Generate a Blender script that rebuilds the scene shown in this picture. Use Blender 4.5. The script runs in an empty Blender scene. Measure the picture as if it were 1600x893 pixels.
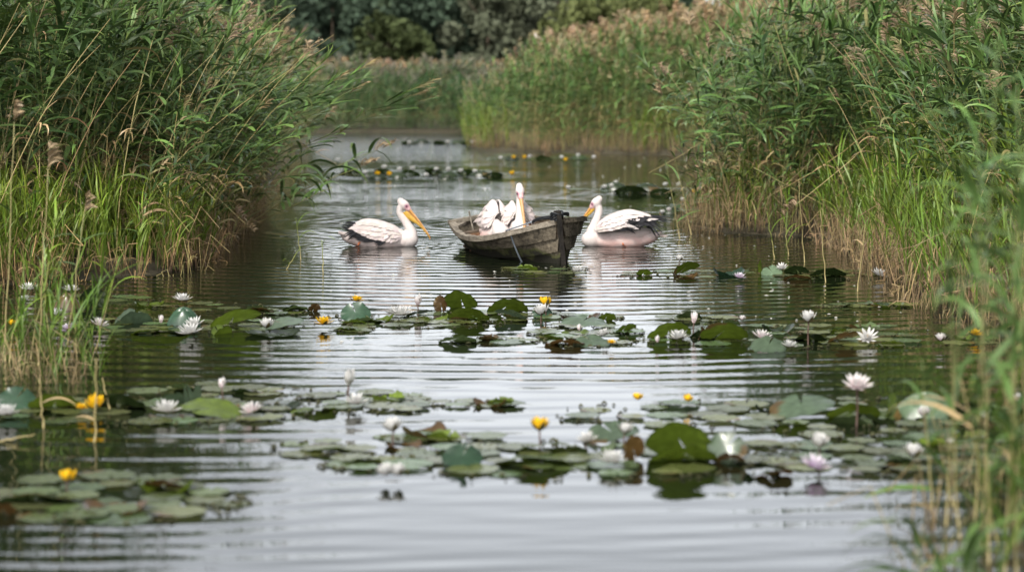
import bpy, bmesh, math, random
import numpy as np
from mathutils import Vector, Matrix
R = math.radians
rnd = random.Random(7)
rng = np.random.default_rng(11)
scene = bpy.context.scene
COL = scene.collection

# ------------------------------------------------------------------ camera
H = 2.2                      # eye height above the water
F = 3200.0                   # focal length in photo pixels (1600 wide)
PITCH = math.atan(311.5 / F)
K = H / 2.5
cam_d = bpy.data.cameras.new("camera")
cam = bpy.data.objects.new("camera", cam_d); COL.objects.link(cam)
cam.location = (0, 0, H)
cam.rotation_euler = (math.pi / 2 - PITCH, 0, 0)
cam_d.sensor_width = 36.0
cam_d.lens = 36.0 * F / 1600.0
cam_d.clip_start = 0.1
cam_d.clip_end = 6000
cam_d.dof.use_dof = True
cam_d.dof.focus_distance = 22.5
cam_d.dof.aperture_fstop = 1.3
scene.camera = cam

def ray(px, py):
    u, v = (px - 800) / F, -(py - 446.5) / F
    c, s = math.cos(PITCH), math.sin(PITCH)
    return Vector((u, c + v * s, -s + v * c))
def at(px, py, z=0.0):
    """The point of the horizontal plane z that the photo shows at (px, py)."""
    r = ray(px, py); t = (z - H) / r.z
    return Vector((0, 0, H)) + r * t
def at_depth(px, py, Y):
    r = ray(px, py); t = Y / r.y
    return Vector((0, 0, H)) + r * t
def ppm(p):
    """photo pixels per metre at a point"""
    return F / max(.1, p.y * math.cos(PITCH))

# ------------------------------------------------------------------ object helpers
def tag(o, label=None, cat=None, group=None, kind=None):
    if label: o["label"] = label
    if cat: o["category"] = cat
    if group: o["group"] = group
    if kind: o["kind"] = kind
    return o
def empty(name, loc=(0, 0, 0), rz=0.0):
    o = bpy.data.objects.new(name, None); COL.objects.link(o)
    o.location = loc; o.rotation_euler = (0, 0, rz); o.empty_display_size = .1
    return o
def link(name, me, parent=None):
    o = bpy.data.objects.new(name, me); COL.objects.link(o)
    if parent is not None: o.parent = parent
    return o
def copy_tree(o, parent=None):
    c = o.copy(); COL.objects.link(c)
    if parent is not None: c.parent = parent
    for ch in list(o.children): copy_tree(ch, c)
    return c

def np_mesh(name, V, Q, mats, C=None, mi=None, smooth=True):
    """quads (or -1 padded triangles) from arrays"""
    V = np.asarray(V, np.float32); Q = np.asarray(Q, np.int64)
    me = bpy.data.meshes.new(name)
    n = len(Q); k = Q.shape[1]
    me.vertices.add(len(V)); me.vertices.foreach_set("co", V.ravel())
    me.loops.add(n * k); me.loops.foreach_set("vertex_index", Q.ravel().astype(np.int32))
    me.polygons.add(n)
    me.polygons.foreach_set("loop_start", (np.arange(n) * k).astype(np.int32))
    me.polygons.foreach_set("loop_total", np.full(n, k, np.int32))
    if mi is not None: me.polygons.foreach_set("material_index", np.asarray(mi, np.int32))
    me.polygons.foreach_set("use_smooth", np.full(n, smooth, bool))
    if C is not None:
        a = me.attributes.new("col", 'FLOAT_COLOR', 'POINT')
        c4 = np.ones((len(V), 4), np.float32); c4[:, :3] = C
        a.data.foreach_set("color", c4.ravel())
    for m in mats: me.materials.append(m)
    me.update(calc_edges=True)
    return me

class MB:
    """collects strips, tubes and grids into one quad mesh with a colour per vertex"""
    def __init__(s): s.V = []; s.Q = []; s.C = []; s.M = []; s.n = 0
    def add(s, V, Q, c, m=0):
        V = np.asarray(V, float); Q = np.asarray(Q, int)
        s.V.append(V); s.Q.append(Q + s.n)
        C = np.empty((len(V), 3)); C[:] = np.asarray(c, float); s.C.append(C)
        s.M.append(np.full(len(Q), m)); s.n += len(V)
    def strip(s, P, W, c, m=0):
        """P centre points (k,3), W half-width vectors (k,3)"""
        P = np.asarray(P, float); W = np.asarray(W, float); k = len(P)
        V = np.empty((2 * k, 3)); V[0::2] = P - W; V[1::2] = P + W
        i = np.arange(k - 1) * 2
        C = np.asarray(c, float)
        if C.ndim == 2: C = np.repeat(C, 2, axis=0)
        s.add(V, np.stack([i, i + 1, i + 3, i + 2], 1), C, m)
    def tube(s, P, r, c, n=6, m=0, cap=True):
        P = np.asarray(P, float); k = len(P); r = np.broadcast_to(np.asarray(r, float), (k,))
        T = np.gradient(P, axis=0); T /= np.linalg.norm(T, axis=1)[:, None] + 1e-12
        up = np.array([0, 0, 1.0]) if abs(T[:, 2]).mean() < .8 else np.array([1.0, 0, 0])
        A = np.cross(T, up); A /= np.linalg.norm(A, axis=1)[:, None] + 1e-12
        B = np.cross(T, A)
        a = np.linspace(0, 2 * math.pi, n, endpoint=False)
        V = (P[:, None] + r[:, None, None] * (np.cos(a)[None, :, None] * A[:, None] + np.sin(a)[None, :, None] * B[:, None])).reshape(-1, 3)
        i = np.arange(k - 1)[:, None] * n; j = np.arange(n)[None]
        Q = np.stack([i + j, i + (j + 1) % n, i + n + (j + 1) % n, i + n + j], -1).reshape(-1, 4)
        C = np.asarray(c, float)
        if C.ndim == 2: C = np.repeat(C, n, axis=0)
        s.add(V, Q, C, m)
        if cap and n == 6:
            for b in (0, (k - 1) * n):
                o = s.n - k * n + b
                s.Q.append(np.array([[o, o + 1, o + 2, o + 3], [o, o + 3, o + 4, o + 5]])); s.M.append(np.full(2, m))
    def grid(s, G, c, m=0, wrap=False):
        """G (a,b,3) points"""
        G = np.asarray(G, float); a, b = G.shape[:2]
        i = np.arange(a - 1)[:, None]; j = np.arange(b if wrap else b - 1)[None]
        jn = (j + 1) % b
        Q = np.stack([i * b + j, i * b + jn, (i + 1) * b + jn, (i + 1) * b + j], -1).reshape(-1, 4)
        C = np.asarray(c, float)
        if C.ndim == 3: C = C.reshape(-1, 3)
        s.add(G.reshape(-1, 3), Q, C, m)
    def box(s, c0, ax, ay, az, c=(1, 1, 1), m=0):
        """box from centre and three half-axis vectors"""
        c0, ax, ay, az = (np.asarray(q, float) for q in (c0, ax, ay, az))
        V = [c0 + i * ax + j * ay + k * az for k in (-1, 1) for j in (-1, 1) for i in (-1, 1)]
        s.add(V, [[0, 2, 3, 1], [4, 5, 7, 6], [0, 1, 5, 4], [2, 6, 7, 3], [0, 4, 6, 2], [1, 3, 7, 5]], c, m)
    def arrays(s):
        return np.concatenate(s.V), np.concatenate(s.Q), np.concatenate(s.C), np.concatenate(s.M)
    def mesh(s, name, mats, smooth=True):
        V, Q, C, M = s.arrays()
        return np_mesh(name, V, Q, mats, C, M, smooth)
    def build(s, name, mats, parent=None, smooth=True):
        return link(name, s.mesh(name, mats if isinstance(mats, list) else [mats], smooth), parent)

# ------------------------------------------------------------------ materials
def new_mat(name):
    m = bpy.data.materials.new(name); m.use_nodes = True
    nt = m.node_tree
    return m, nt, nt.nodes["Principled BSDF"], nt.nodes["Material Output"]
def N(nt, t, **kw):
    n = nt.nodes.new(t)
    for k, v in kw.items():
        if k in n.inputs.keys(): n.inputs[k].default_value = v
        else: setattr(n, k, v)
    return n
def attr_mat(name, rough=.5, transl=0.0, spec=.4, noise=0.0, nscale=30.0, bump=0.0, bscale=60.0):
    """colour from the mesh's own colour attribute, optionally thin-leaf translucency"""
    m, nt, p, out = new_mat(name)
    a = N(nt, "ShaderNodeAttribute", attribute_name="col")
    c = a.outputs["Color"]
    if noise:
        tc = N(nt, "ShaderNodeTexCoord")
        nz = N(nt, "ShaderNodeTexNoise", Scale=nscale, Detail=4.0)
        nt.links.new(tc.outputs["Object"], nz.inputs["Vector"])
        mr = N(nt, "ShaderNodeMapRange"); mr.inputs[1].default_value = .3; mr.inputs[2].default_value = .7
        mr.inputs[3].default_value = 1 - noise; mr.inputs[4].default_value = 1 + noise
        nt.links.new(nz.outputs["Fac"], mr.inputs[0])
        vm = N(nt, "ShaderNodeVectorMath", operation='SCALE')
        nt.links.new(c, vm.inputs[0]); nt.links.new(mr.outputs[0], vm.inputs["Scale"])
        c = vm.outputs[0]
    nt.links.new(c, p.inputs["Base Color"])
    p.inputs["Roughness"].default_value = rough
    p.inputs["Specular IOR Level"].default_value = spec
    if bump:
        tc2 = N(nt, "ShaderNodeTexCoord")
        n2 = N(nt, "ShaderNodeTexNoise", Scale=bscale, Detail=3.0)
        nt.links.new(tc2.outputs["Object"], n2.inputs["Vector"])
        b = N(nt, "ShaderNodeBump", Strength=bump, Distance=.01)
        nt.links.new(n2.outputs["Fac"], b.inputs["Height"]); nt.links.new(b.outputs[0], p.inputs["Normal"])
    if transl:
        t = N(nt, "ShaderNodeBsdfTranslucent"); mx = N(nt, "ShaderNodeMixShader"); mx.inputs[0].default_value = transl
        nt.links.new(c, t.inputs["Color"])
        nt.links.new(p.outputs[0], mx.inputs[1]); nt.links.new(t.outputs[0], mx.inputs[2])
        nt.links.new(mx.outputs[0], out.inputs["Surface"])
    return m
M_REED = attr_mat("reed_leaf", .42, .13, .3)
M_CROWN = attr_mat("tree_leaf", .7, .12, .15)
M_BARK = attr_mat("bark", .9, 0, .2, .3, 12, .5, 40)
M_PETAL = attr_mat("petal", .45, .3, .3)
M_STEMP = attr_mat("lily_stem", .5, 0, .4)
M_FEATHER = attr_mat("feather", .75, .08, .2, .06, 45, .25, 160)
M_SKIN = attr_mat("bird_skin", .5, 0, .4, .08, 60)
M_HORN = attr_mat("bill_horn", .38, .06, .45, .15, 30)
M_PLAIN = attr_mat("matte", .8, 0, .3)

# ------------------------------------------------------------------ world and sun (overcast)
w = bpy.data.worlds.new("World"); scene.world = w; w.use_nodes = True
nt = w.node_tree
bg = nt.nodes["Background"]
sky = N(nt, "ShaderNodeTexSky", sky_type='NISHITA', sun_disc=False)
SUN_EL, SUN_AZ = R(48), R(205)
sky.sun_elevation = SUN_EL; sky.sun_rotation = SUN_AZ
sky.air_density = 1.0; sky.dust_density = 4.0; sky.ozone_density = 1.0
hs = N(nt, "ShaderNodeHueSaturation", Saturation=.22)
nt.links.new(sky.outputs[0], hs.inputs["Color"])
# cloud deck: soft uneven brightness
tc = N(nt, "ShaderNodeTexCoord"); cl = N(nt, "ShaderNodeTexNoise", Scale=2.2, Detail=5.0)
mp = N(nt, "ShaderNodeMapping"); mp.inputs["Scale"].default_value = (1, 1, 2.5)
nt.links.new(tc.outputs["Generated"], mp.inputs[0]); nt.links.new(mp.outputs[0], cl.inputs["Vector"])
mr = N(nt, "ShaderNodeMapRange"); mr.inputs[1].default_value = .3; mr.inputs[2].default_value = .7
mr.inputs[3].default_value = .86; mr.inputs[4].default_value = 1.12
nt.links.new(cl.outputs["Fac"], mr.inputs[0])
vm = N(nt, "ShaderNodeVectorMath", operation='SCALE')
nt.links.new(hs.outputs[0], vm.inputs[0]); nt.links.new(mr.outputs[0], vm.inputs["Scale"])
# the deck is thinner and brighter low down, greyer overhead
sx = N(nt, "ShaderNodeSeparateXYZ"); nt.links.new(tc.outputs["Generated"], sx.inputs[0])
mh = N(nt, "ShaderNodeMapRange", interpolation_type='SMOOTHSTEP'); mh.inputs[1].default_value = .0; mh.inputs[2].default_value = .6; mh.inputs[3].default_value = 2.1; mh.inputs[4].default_value = .62
nt.links.new(sx.outputs["Z"], mh.inputs[0])
vh = N(nt, "ShaderNodeVectorMath", operation='SCALE'); nt.links.new(vm.outputs[0], vh.inputs[0]); nt.links.new(mh.outputs[0], vh.inputs["Scale"])
cc = N(nt, "ShaderNodeVectorMath", operation='MULTIPLY'); cc.inputs[1].default_value = (1.0, 1.0, 1.015); nt.links.new(vh.outputs[0], cc.inputs[0])
nt.links.new(cc.outputs[0], bg.inputs["Color"])
bg.inputs["Strength"].default_value = 0.135
sun_d = bpy.data.lights.new("sun", 'SUN'); sun_d.energy = 1.9; sun_d.angle = R(12); sun_d.color = (1.0, .95, .87)
sun = bpy.data.objects.new("sun", sun_d); COL.objects.link(sun)
# the sky's rotation 0 is +Y, growing towards +X
sd = Vector((math.sin(SUN_AZ) * math.cos(SUN_EL), math.cos(SUN_AZ) * math.cos(SUN_EL), math.sin(SUN_EL)))
sun.rotation_euler = sd.to_track_quat('Z', 'Y').to_euler()
scene.view_settings.view_transform = 'Standard'
scene.view_settings.look = 'None'
scene.view_settings.gamma = 1.0
scene.view_settings.use_curve_mapping = False
scene.view_settings.exposure = 1.1
scene.render.engine = 'CYCLES'
scene.cycles.max_bounces = 5
scene.cycles.diffuse_bounces = 1
scene.cycles.use_denoising = True

# ------------------------------------------------------------------ shorelines
LEFT = np.array([(-8, -30), (-7, 18), (-6.6, 25.5), (-4.35, 27.3), (-4.5, 31), (-5.0, 38), (-6.2, 55), (-8.6, 89), (-14, 100), (-45, 104), (-700, 110), (-700, -30)]) * K
REST = np.array([(-700, 125), (-45, 118), (-11.5, 112), (-2.6, 111), (-2.4, 100), (-1.9, 84), (-1.2, 79.5), (3, 76.5), (7.4, 74), (8.5, 69), (7.6, 60), (5.6, 48), (3.85, 40), (3.1, 36.3), (3.35, 35.0), (5.15, 34.0), (5.1, 30), (4.75, 24), (5.0, 20), (5.6, 12), (7, -30), (700, -30), (700, 700), (-700, 700)]) * K
def inside(poly, P):
    x, y = P[:, 0], P[:, 1]; r = np.zeros(len(P), bool)
    for (x0, y0), (x1, y1) in zip(poly, np.roll(poly, -1, 0)):
        c = ((y0 > y) != (y1 > y))
        r ^= c & (x < (x1 - x0) * (y - y0) / (y1 - y0 + 1e-12) + x0)
    return r
def edge_dist(poly, P):
    d = np.full(len(P), 1e9)
    for a, b in zip(poly, np.roll(poly, -1, 0)):
        ab = b - a; t = np.clip(((P - a) @ ab) / (ab @ ab), 0, 1)
        d = np.minimum(d, np.hypot(*(P - a - t[:, None] * ab).T))
    return d
def shore(P):
    """signed distance to the waterline, positive on land"""
    i1, i2 = inside(LEFT, P), inside(REST, P)
    d = np.minimum(edge_dist(LEFT, P), edge_dist(REST, P))
    return np.where(i1 | i2, d, -d)

# ------------------------------------------------------------------ ground sheet and water
gx = np.concatenate([[-4000, -1500, -500, -200, -100, -60, -40, -28, -20], np.arange(-15, 15.01, .4), [20, 28, 40, 60, 100, 200, 500, 1500, 4000]])
gy = np.concatenate([[-600, -100, -40, -20, -8, 0], np.arange(6, 104, .5), [112, 125, 150, 200, 300, 500, 900, 1800, 5000]])
GX, GY = np.meshgrid(gx, gy, indexing='ij')
P2 = np.stack([GX.ravel(), GY.ravel()], 1)
sd_ = shore(P2)
gz = np.where(sd_ > 0, np.minimum(.14, -.04 + sd_ * .22), np.maximum(-.6, sd_ * .5 - .04)) + rng.normal(0, .012, len(P2)) * (np.abs(P2[:, 0]) < 16)
mb = MB(); mb.grid(np.stack([GX, GY, gz.reshape(GX.shape)], -1), (1, 1, 1))
m, nt, p, out = new_mat("marsh_soil")
tc = N(nt, "ShaderNodeTexCoord"); nz = N(nt, "ShaderNodeTexNoise", Scale=3.0, Detail=6.0)
cr = N(nt, "ShaderNodeValToRGB"); cr.color_ramp.elements[0].color = (.02, .015, .009, 1); cr.color_ramp.elements[1].color = (.07, .06, .03, 1)
nt.links.new(tc.outputs["Object"], nz.inputs["Vector"]); nt.links.new(nz.outputs["Fac"], cr.inputs[0]); nt.links.new(cr.outputs[0], p.inputs["Base Color"])
p.inputs["Roughness"].default_value = .9
tag(mb.build("ground", m), kind="structure", label="dark marsh soil under the reeds", cat="ground")

def boat_centre(): return at(815, 400)
mw_, nt, p, out = new_mat("river_water")
p.inputs["Base Color"].default_value = (.006, .009, .004, 1)
p.inputs["Roughness"].default_value = .03
p.inputs["IOR"].default_value = 1.333
geo = N(nt, "ShaderNodeNewGeometry")
bc = boat_centre()
def mapping(loc=(0, 0, 0), sc=(1, 1, 1)):
    mp = N(nt, "ShaderNodeMapping"); mp.vector_type = 'POINT'
    mp.inputs["Location"].default_value = loc; mp.inputs["Scale"].default_value = sc
    nt.links.new(geo.outputs["Position"], mp.inputs[0]); return mp.outputs[0]
def math_(op, a, b=None, c=None):
    n = N(nt, "ShaderNodeMath", operation=op)
    for i, q in enumerate((a, b, c)):
        if q is None: continue
        if isinstance(q, (int, float)): n.inputs[i].default_value = q
        else: nt.links.new(q, n.inputs[i])
    return n.outputs[0]
def wave(wl, loc, dist, dscale):
    n = N(nt, "ShaderNodeTexWave", wave_type='RINGS', rings_direction='SPHERICAL', wave_profile='SIN')
    n.inputs["Scale"].default_value = 2 * math.pi / (20 * wl)
    n.inputs["Distortion"].default_value = dist; n.inputs["Detail"].default_value = 2.0
    n.inputs["Detail Scale"].default_value = dscale
    nt.links.new(mapping((-loc[0], -loc[1], 0)), n.inputs["Vector"]); return n.outputs["Fac"]
def noise(sc, detail=3.0, loc=(0, 0, 0)):
    n = N(nt, "ShaderNodeTexNoise", Scale=1.0, Detail=detail)
    nt.links.new(mapping(loc, sc), n.inputs["Vector"]); return n.outputs["Fac"]
def remap(v, a, b, c, d):
    n = N(nt, "ShaderNodeMapRange", interpolation_type='SMOOTHSTEP')
    nt.links.new(v, n.inputs[0])
    for i, q in enumerate((a, b, c, d)): n.inputs[i + 1].default_value = q
    return n.outputs[0]
w1 = wave(.40, (bc.x, bc.y + 6), 3.4, .45)
w2 = wave(.27, (bc.x - 3, bc.y + 1.5), 1.6, .5)
mask1 = remap(noise((.16, .30, 1), 2.0), .34, .58, .15, 1)
mask2 = remap(noise((.22, .5, 1), 2.0, (7, 3, 0)), .42, .62, 0, 1)
sep = N(nt, "ShaderNodeSeparateXYZ"); nt.links.new(geo.outputs["Position"], sep.inputs[0])
farw = remap(sep.outputs["Y"], 52, 84, 0, 1)
nearw = remap(sep.outputs["Y"], 9.5, 16, .35, 1)
rip = math_('MULTIPLY', w1, math_('MULTIPLY', mask1, math_('MULTIPLY', nearw, .0056)))
rip = math_('ADD', rip, math_('MULTIPLY', w2, math_('MULTIPLY', mask2, .0016)))
w3 = wave(.33, (-9, 34), 3.0, .5)
mask3 = remap(noise((.3, .45, 1), 2.0, (1, 9, 0)), .45, .68, 0, 1)
rip = math_('ADD', rip, math_('MULTIPLY', w3, math_('MULTIPLY', mask3, .0022)))
def wake(px, py, wl, amp, reach):
    c = at(px, py); dn = N(nt, "ShaderNodeVectorMath", operation='DISTANCE'); nt.links.new(geo.outputs["Position"], dn.inputs[0]); dn.inputs[1].default_value = (c.x, c.y, 0)
    return math_('MULTIPLY', wave(wl, (c.x, c.y), 1.5, .6), math_('MULTIPLY', remap(dn.outputs["Value"], .3, reach, 1, 0), amp))
for q in ((600, 386, .20, .0035, 2.0), (965, 386, .20, .0035, 1.9), (800, 395, .26, .003, 3.0)): rip = math_('ADD', rip, wake(*q))
fine = math_('MULTIPLY', noise((1.3, 6.0, 1), 3.0), .0035)
swell = math_('MULTIPLY', noise((.5, 1.6, 1), 2.0, (3, 0, 0)), .006)
rough_far = math_('MULTIPLY', noise((2.0, 5.0, 1), 3.0), math_('MULTIPLY', farw, .07))
hgt = math_('ADD', math_('ADD', rip, fine), math_('ADD', swell, rough_far))
bp = N(nt, "ShaderNodeBump", Strength=1.0, Distance=1.0)
nt.links.new(hgt, bp.inputs["Height"]); nt.links.new(bp.outputs[0], p.inputs["Normal"])
mb = MB()
wx = np.array([-300, -60, -20, -8, 0, 8, 20, 60, 300.]); wy = np.array([-30, 0, 10, 20, 40, 70, 110, 130.])
mb.grid(np.stack(np.meshgrid(wx, wy, [0.0], indexing='ij'), -1)[:, :, 0], (1, 1, 1))
tag(mb.build("water", mw_), kind="structure", label="calm grey river channel with fine ripple rows", cat="river")
# ------------------------------------------------------------------ reeds
def unit(v): return v / (np.linalg.norm(v) + 1e-12)
def leaf_curve(p0, phi, e0, e1, L, k, bend=1.3):
    t = np.linspace(0, 1, k); e = e0 + (e1 - e0) * t ** bend
    d = np.stack([np.cos(e) * math.cos(phi), np.cos(e) * math.sin(phi), np.sin(e)], 1) * (L / (k - 1))
    return p0 + np.concatenate([[np.zeros(3)], np.cumsum(d[:-1], 0)]), d
def add_leaf(mb, g, p0, phi, L, Wd, c, k=6, e0=None, e1=None, m=0):
    e0 = g.uniform(R(8), R(68)) if e0 is None else e0
    e1 = g.uniform(R(-82), R(0)) if e1 is None else e1
    P, d = leaf_curve(p0, phi, e0, e1, L, k)
    t = np.linspace(0, 1, k)
    wd = Wd * np.clip(np.minimum(.35 + 5 * t, 1.0) * (1 - t ** 2.2) + .02, 0, 1) * .5
    side = np.array([-math.sin(phi), math.cos(phi), 0]); roll = g.uniform(-.7, .7) + t * g.uniform(-.8, .8)
    Wv = []
    for i in range(k):
        n = np.cross(unit(d[i]), side)
        Wv.append((side * math.cos(roll[i]) + n * math.sin(roll[i])) * wd[i])
    cc = np.asarray(c)[None] * (1 - .12 * t[:, None]) + np.array([.05, .035, .0])[None] * (t[:, None] ** 4)
    mb.strip(P, Wv, cc, m)
def add_plume(mb, g, p0, dirv, L, c, n=15, wd=.012):
    for i in range(n):
        f = i / n; s = p0 + dirv * (L * .7 * f)
        phi = math.atan2(dirv[1], dirv[0]) + g.normal(0, .8)
        l = L * (.55 - .3 * f) * g.uniform(.7, 1.2)
        P, d = leaf_curve(s, phi, R(60) * g.uniform(.5, 1.1), R(-45) * g.uniform(.2, 1.3), l, 4)
        sd2 = np.array([-math.sin(phi), math.cos(phi), 0]); up = np.array([0, 0, 1.])
        a = g.uniform(0, math.pi)
        ww = (sd2 * math.cos(a) + up * math.sin(a))
        mb.strip(P, ww[None] * (np.array([.3, 1, .9, .15]) * wd)[:, None], np.asarray(c) * g.uniform(.75, 1.25))
TALL = np.array([.049, .093, .028]); TALLB = np.array([.078, .138, .036]); YOUNG = np.array([.125, .200, .022])
DRY = np.array([.40, .29, .15]); STRAW = np.array([.33, .27, .12]); PLUME = np.array([.29, .215, .125])
def stem_pts(g, h, lean, phi, k=8):
    z = np.linspace(0, 1, k)
    off = lean * h * z ** 1.8
    P = np.stack([off * math.cos(phi), off * math.sin(phi), z * h * (1 - .25 * lean * lean * z)], 1)
    P[1:-1, :2] += g.normal(0, .008, (k - 2, 2)); return P
def at_stem(P, t):
    x = t * (len(P) - 1); i = min(int(x), len(P) - 2); f = x - i
    return P[i] * (1 - f) + P[i + 1] * f
def reed_tall(g, h=3.2, nl=20, k=6, wind=0.0, plume=.4, lw=.052, ll=.60, dead=.10, f0=.16, pl=1.15, pw=.008, pn=28):
    mb = MB(); P = stem_pts(g, h, g.uniform(.05, .2), wind + g.normal(0, .5))
    t = np.linspace(0, 1, len(P))[:, None]
    green = TALLB if g.random() > .35 else STRAW * .9
    c = STRAW * (1 - t) ** 1.5 + green * 1.15 * (1 - (1 - t) ** 1.5)
    mb.tube(P, np.linspace(.008, .004, len(P)), c, n=3, cap=False)
    for i in range(nl):
        f = f0 + (.98 - f0) * (i + g.uniform(0, .8)) / nl
        phi = wind + g.normal(0, 1.15) + (math.pi if g.random() < .25 else 0)
        if f < .42 and g.random() < .3 + dead:
            col = DRY * g.uniform(.5, 1.0); e1 = R(-80)
        else:
            col = (TALL * g.uniform(.6, 1.3) if g.random() < .66 else TALLB * g.uniform(.8, 1.8)); e1 = None
            if g.random() < .06: col = col * .4 + STRAW * .5
        add_leaf(mb, g, at_stem(P, f), phi, ll * g.uniform(.65, 1.15) * (1.05 - .3 * abs(f - .6)), lw * g.uniform(.7, 1.15), col, k, e1=e1)
    for i in range(3):
        add_leaf(mb, g, at_stem(P, .97), wind + g.normal(0, 1.3), ll * .7, lw * .7, TALLB * g.uniform(.8, 1.3), k, e0=R(80), e1=R(20))
    if g.random() < plume:
        add_plume(mb, g, P[-1], unit(P[-1] - P[-2]), g.uniform(.28, .42) * pl, PLUME * g.uniform(.8, 1.15), pn, pw)
    return mb.arrays()[:3]
def reed_young(g, h=1.5, nl=9, k=6, wind=0.0, lw=.024):
    mb = MB(); P = stem_pts(g, h * .8, g.uniform(.05, .3), wind + g.normal(0, 1.0), 5)
    mb.tube(P, np.linspace(.006, .003, len(P)), YOUNG * .8 + STRAW * .15, n=3, cap=False)
    for i in range(nl):
        f = .12 + .86 * i / nl
        add_leaf(mb, g, at_stem(P, f), g.uniform(0, 6.28), h * .38 * g.uniform(.7, 1.3), lw * g.uniform(.6, 1.1),
                 YOUNG * g.uniform(.65, 1.35) + np.array([.03, .0, .0]) * g.random(), k, e0=R(g.uniform(62, 85)), e1=R(g.uniform(-35, 55)))
    return mb.arrays()[:3]
def dry_stalks(g, h=.9, n=5):
    mb = MB()
    for i in range(n):
        b = np.array([g.normal(0, .10), g.normal(0, .10), -.05]); hh = h * g.uniform(.2, 1.05); a = g.uniform(0, 6.28); ln = abs(g.normal(0, .22))
        e = b + np.array([math.cos(a) * ln * hh, math.sin(a) * ln * hh, hh]); col = DRY * g.uniform(.3, 1.0)
        P = [b, b * .5 + e * .5 + g.normal(0, .015, 3), e]
        if g.random() < .4:
            P += [e + np.array([math.cos(a), math.sin(a), g.uniform(-1.2, .1)]) * hh * .35]
        cc = np.repeat(col[None], len(P), 0); cc[0] = (.03, .022, .015)
        mb.tube(P, .0065, cc, n=3, cap=False)
        if g.random() < .7:
            add_leaf(mb, g, np.array(P[1]), g.uniform(0, 6.28), .35, .018, col * .9, 4, e1=R(-85))
    return mb.arrays()[:3]
def straw_stalk(g, h=2.9):
    mb = MB(); P = stem_pts(g, h, g.uniform(.05, .5), g.uniform(-.6, .9)); c = STRAW * g.uniform(.9, 1.5)
    if g.random() < .4: P[-3:] = P[-4] + (P[-3:] - P[-4]) * np.array([1.6, 1.6, -.8])      # snapped over
    mb.tube(P, np.linspace(.009, .005, len(P)), np.repeat(c[None], len(P), 0), n=3, cap=False)
    for i in range(int(g.integers(1, 5))):
        add_leaf(mb, g, at_stem(P, g.uniform(.25, .9)), g.uniform(0, 6.28), .45, .028, DRY * g.uniform(.6, 1.1), 6, e1=R(-85))
    if g.random() < .5: add_plume(mb, g, P[-1], unit(P[-1] - P[-2]), .36, PLUME, 24, .008)
    return mb.arrays()[:3]
def scatter(templates, pos, rot, scl, lean, tint, pick):
    """merge transformed copies of templates; lean (n,2) is a shear growing with height"""
    V, Q, C = [], [], []; base = 0
    for ti, (tv, tq, tcl) in enumerate(templates):
        ix = np.nonzero(pick == ti)[0]
        if not len(ix): continue
        c, s = np.cos(rot[ix])[:, None], np.sin(rot[ix])[:, None]
        x = (tv[:, 0] * c - tv[:, 1] * s) * scl[ix, None]; y = (tv[:, 0] * s + tv[:, 1] * c) * scl[ix, None]; z = tv[:, 2] * scl[ix, None]
        zz = np.maximum(z, 0) ** 1.6 / 3.0 ** .6
        x = x + lean[ix, 0:1] * zz + pos[ix, 0:1]; y = y + lean[ix, 1:2] * zz + pos[ix, 1:2]
        z = z - .18 * np.hypot(lean[ix, 0:1], lean[ix, 1:2]) ** 2 * zz + pos[ix, 2:3]
        v = np.stack([x, y, z], -1).reshape(-1, 3)
        k = len(ix); nv = len(tv)
        V.append(v); C.append((tcl[None] * tint[ix][:, None, :]).reshape(-1, 3))
        Q.append((tq[None] + (np.arange(k) * nv)[:, None, None]).reshape(-1, 4) + base); base += k * nv
    return np.concatenate(V), np.concatenate(Q), np.concatenate(C)
def sample_bed(box, dens, dmin, dmax, g, accept=None):
    x0, x1, y0, y1 = [q * K for q in box]
    n = int((x1 - x0) * (y1 - y0) * dens)
    P = np.stack([g.uniform(x0, x1, n), g.uniform(y0, y1, n)], 1)
    d = shore(P)
    # clumpy: thin out by a low-frequency pattern
    ph = np.sin(P[:, 0] * 2.1 + 1.3 * np.sin(P[:, 1] * .9)) + np.sin(P[:, 1] * 1.7 + 2 * np.sin(P[:, 0] * 1.1))
    keep = (d > dmin) & (d < dmax) & (np.abs(P[:, 0]) < .25 * 1.18 * P[:, 1] + 2.2) & (g.random(n) < .72 + .2 * ph)
    if accept is not None: keep &= accept(P, d)
    return P[keep], d[keep]
def bed_part(templates, P, d, g, smin, smax, wind=0.0, lean=(0, 0), leansd=.1, tint=(1, 1, 1), tsd=.16, rise=1.2, rise0=.72, rotsd=.5, outward=0.0, hfun=None):
    n = len(P)
    pos = np.concatenate([P, np.where(d > 0, .05, -.12)[:, None]], 1)
    sc = g.uniform(smin, smax, n) * (rise0 + (1 - rise0) * np.clip(d / rise, 0, 1))
    if hfun is not None: sc = sc * hfun(P)
    e = .15
    gr = np.stack([shore(P + [e, 0]) - shore(P - [e, 0]), shore(P + [0, e]) - shore(P - [0, e])], 1); gr /= np.linalg.norm(gr, axis=1)[:, None] + 1e-9
    ln = np.array(lean)[None] + g.normal(0, leansd, (n, 2)) - gr * (outward * np.clip(1.3 - d / 1.2, 0, 1.3))[:, None]
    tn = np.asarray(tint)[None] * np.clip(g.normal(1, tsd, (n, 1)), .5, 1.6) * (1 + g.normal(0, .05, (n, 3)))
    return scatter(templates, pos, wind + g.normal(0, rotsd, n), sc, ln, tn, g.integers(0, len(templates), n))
def join(parts):
    V, Q, C = [], [], []; b = 0
    for v, q, c in parts: V.append(v); Q.append(q + b); C.append(c); b += len(v)
    return np.concatenate(V), np.concatenate(Q), np.concatenate(C)
g = np.random.default_rng(5)
T_tall = [reed_tall(g, 3.2) for i in range(10)]
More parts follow.
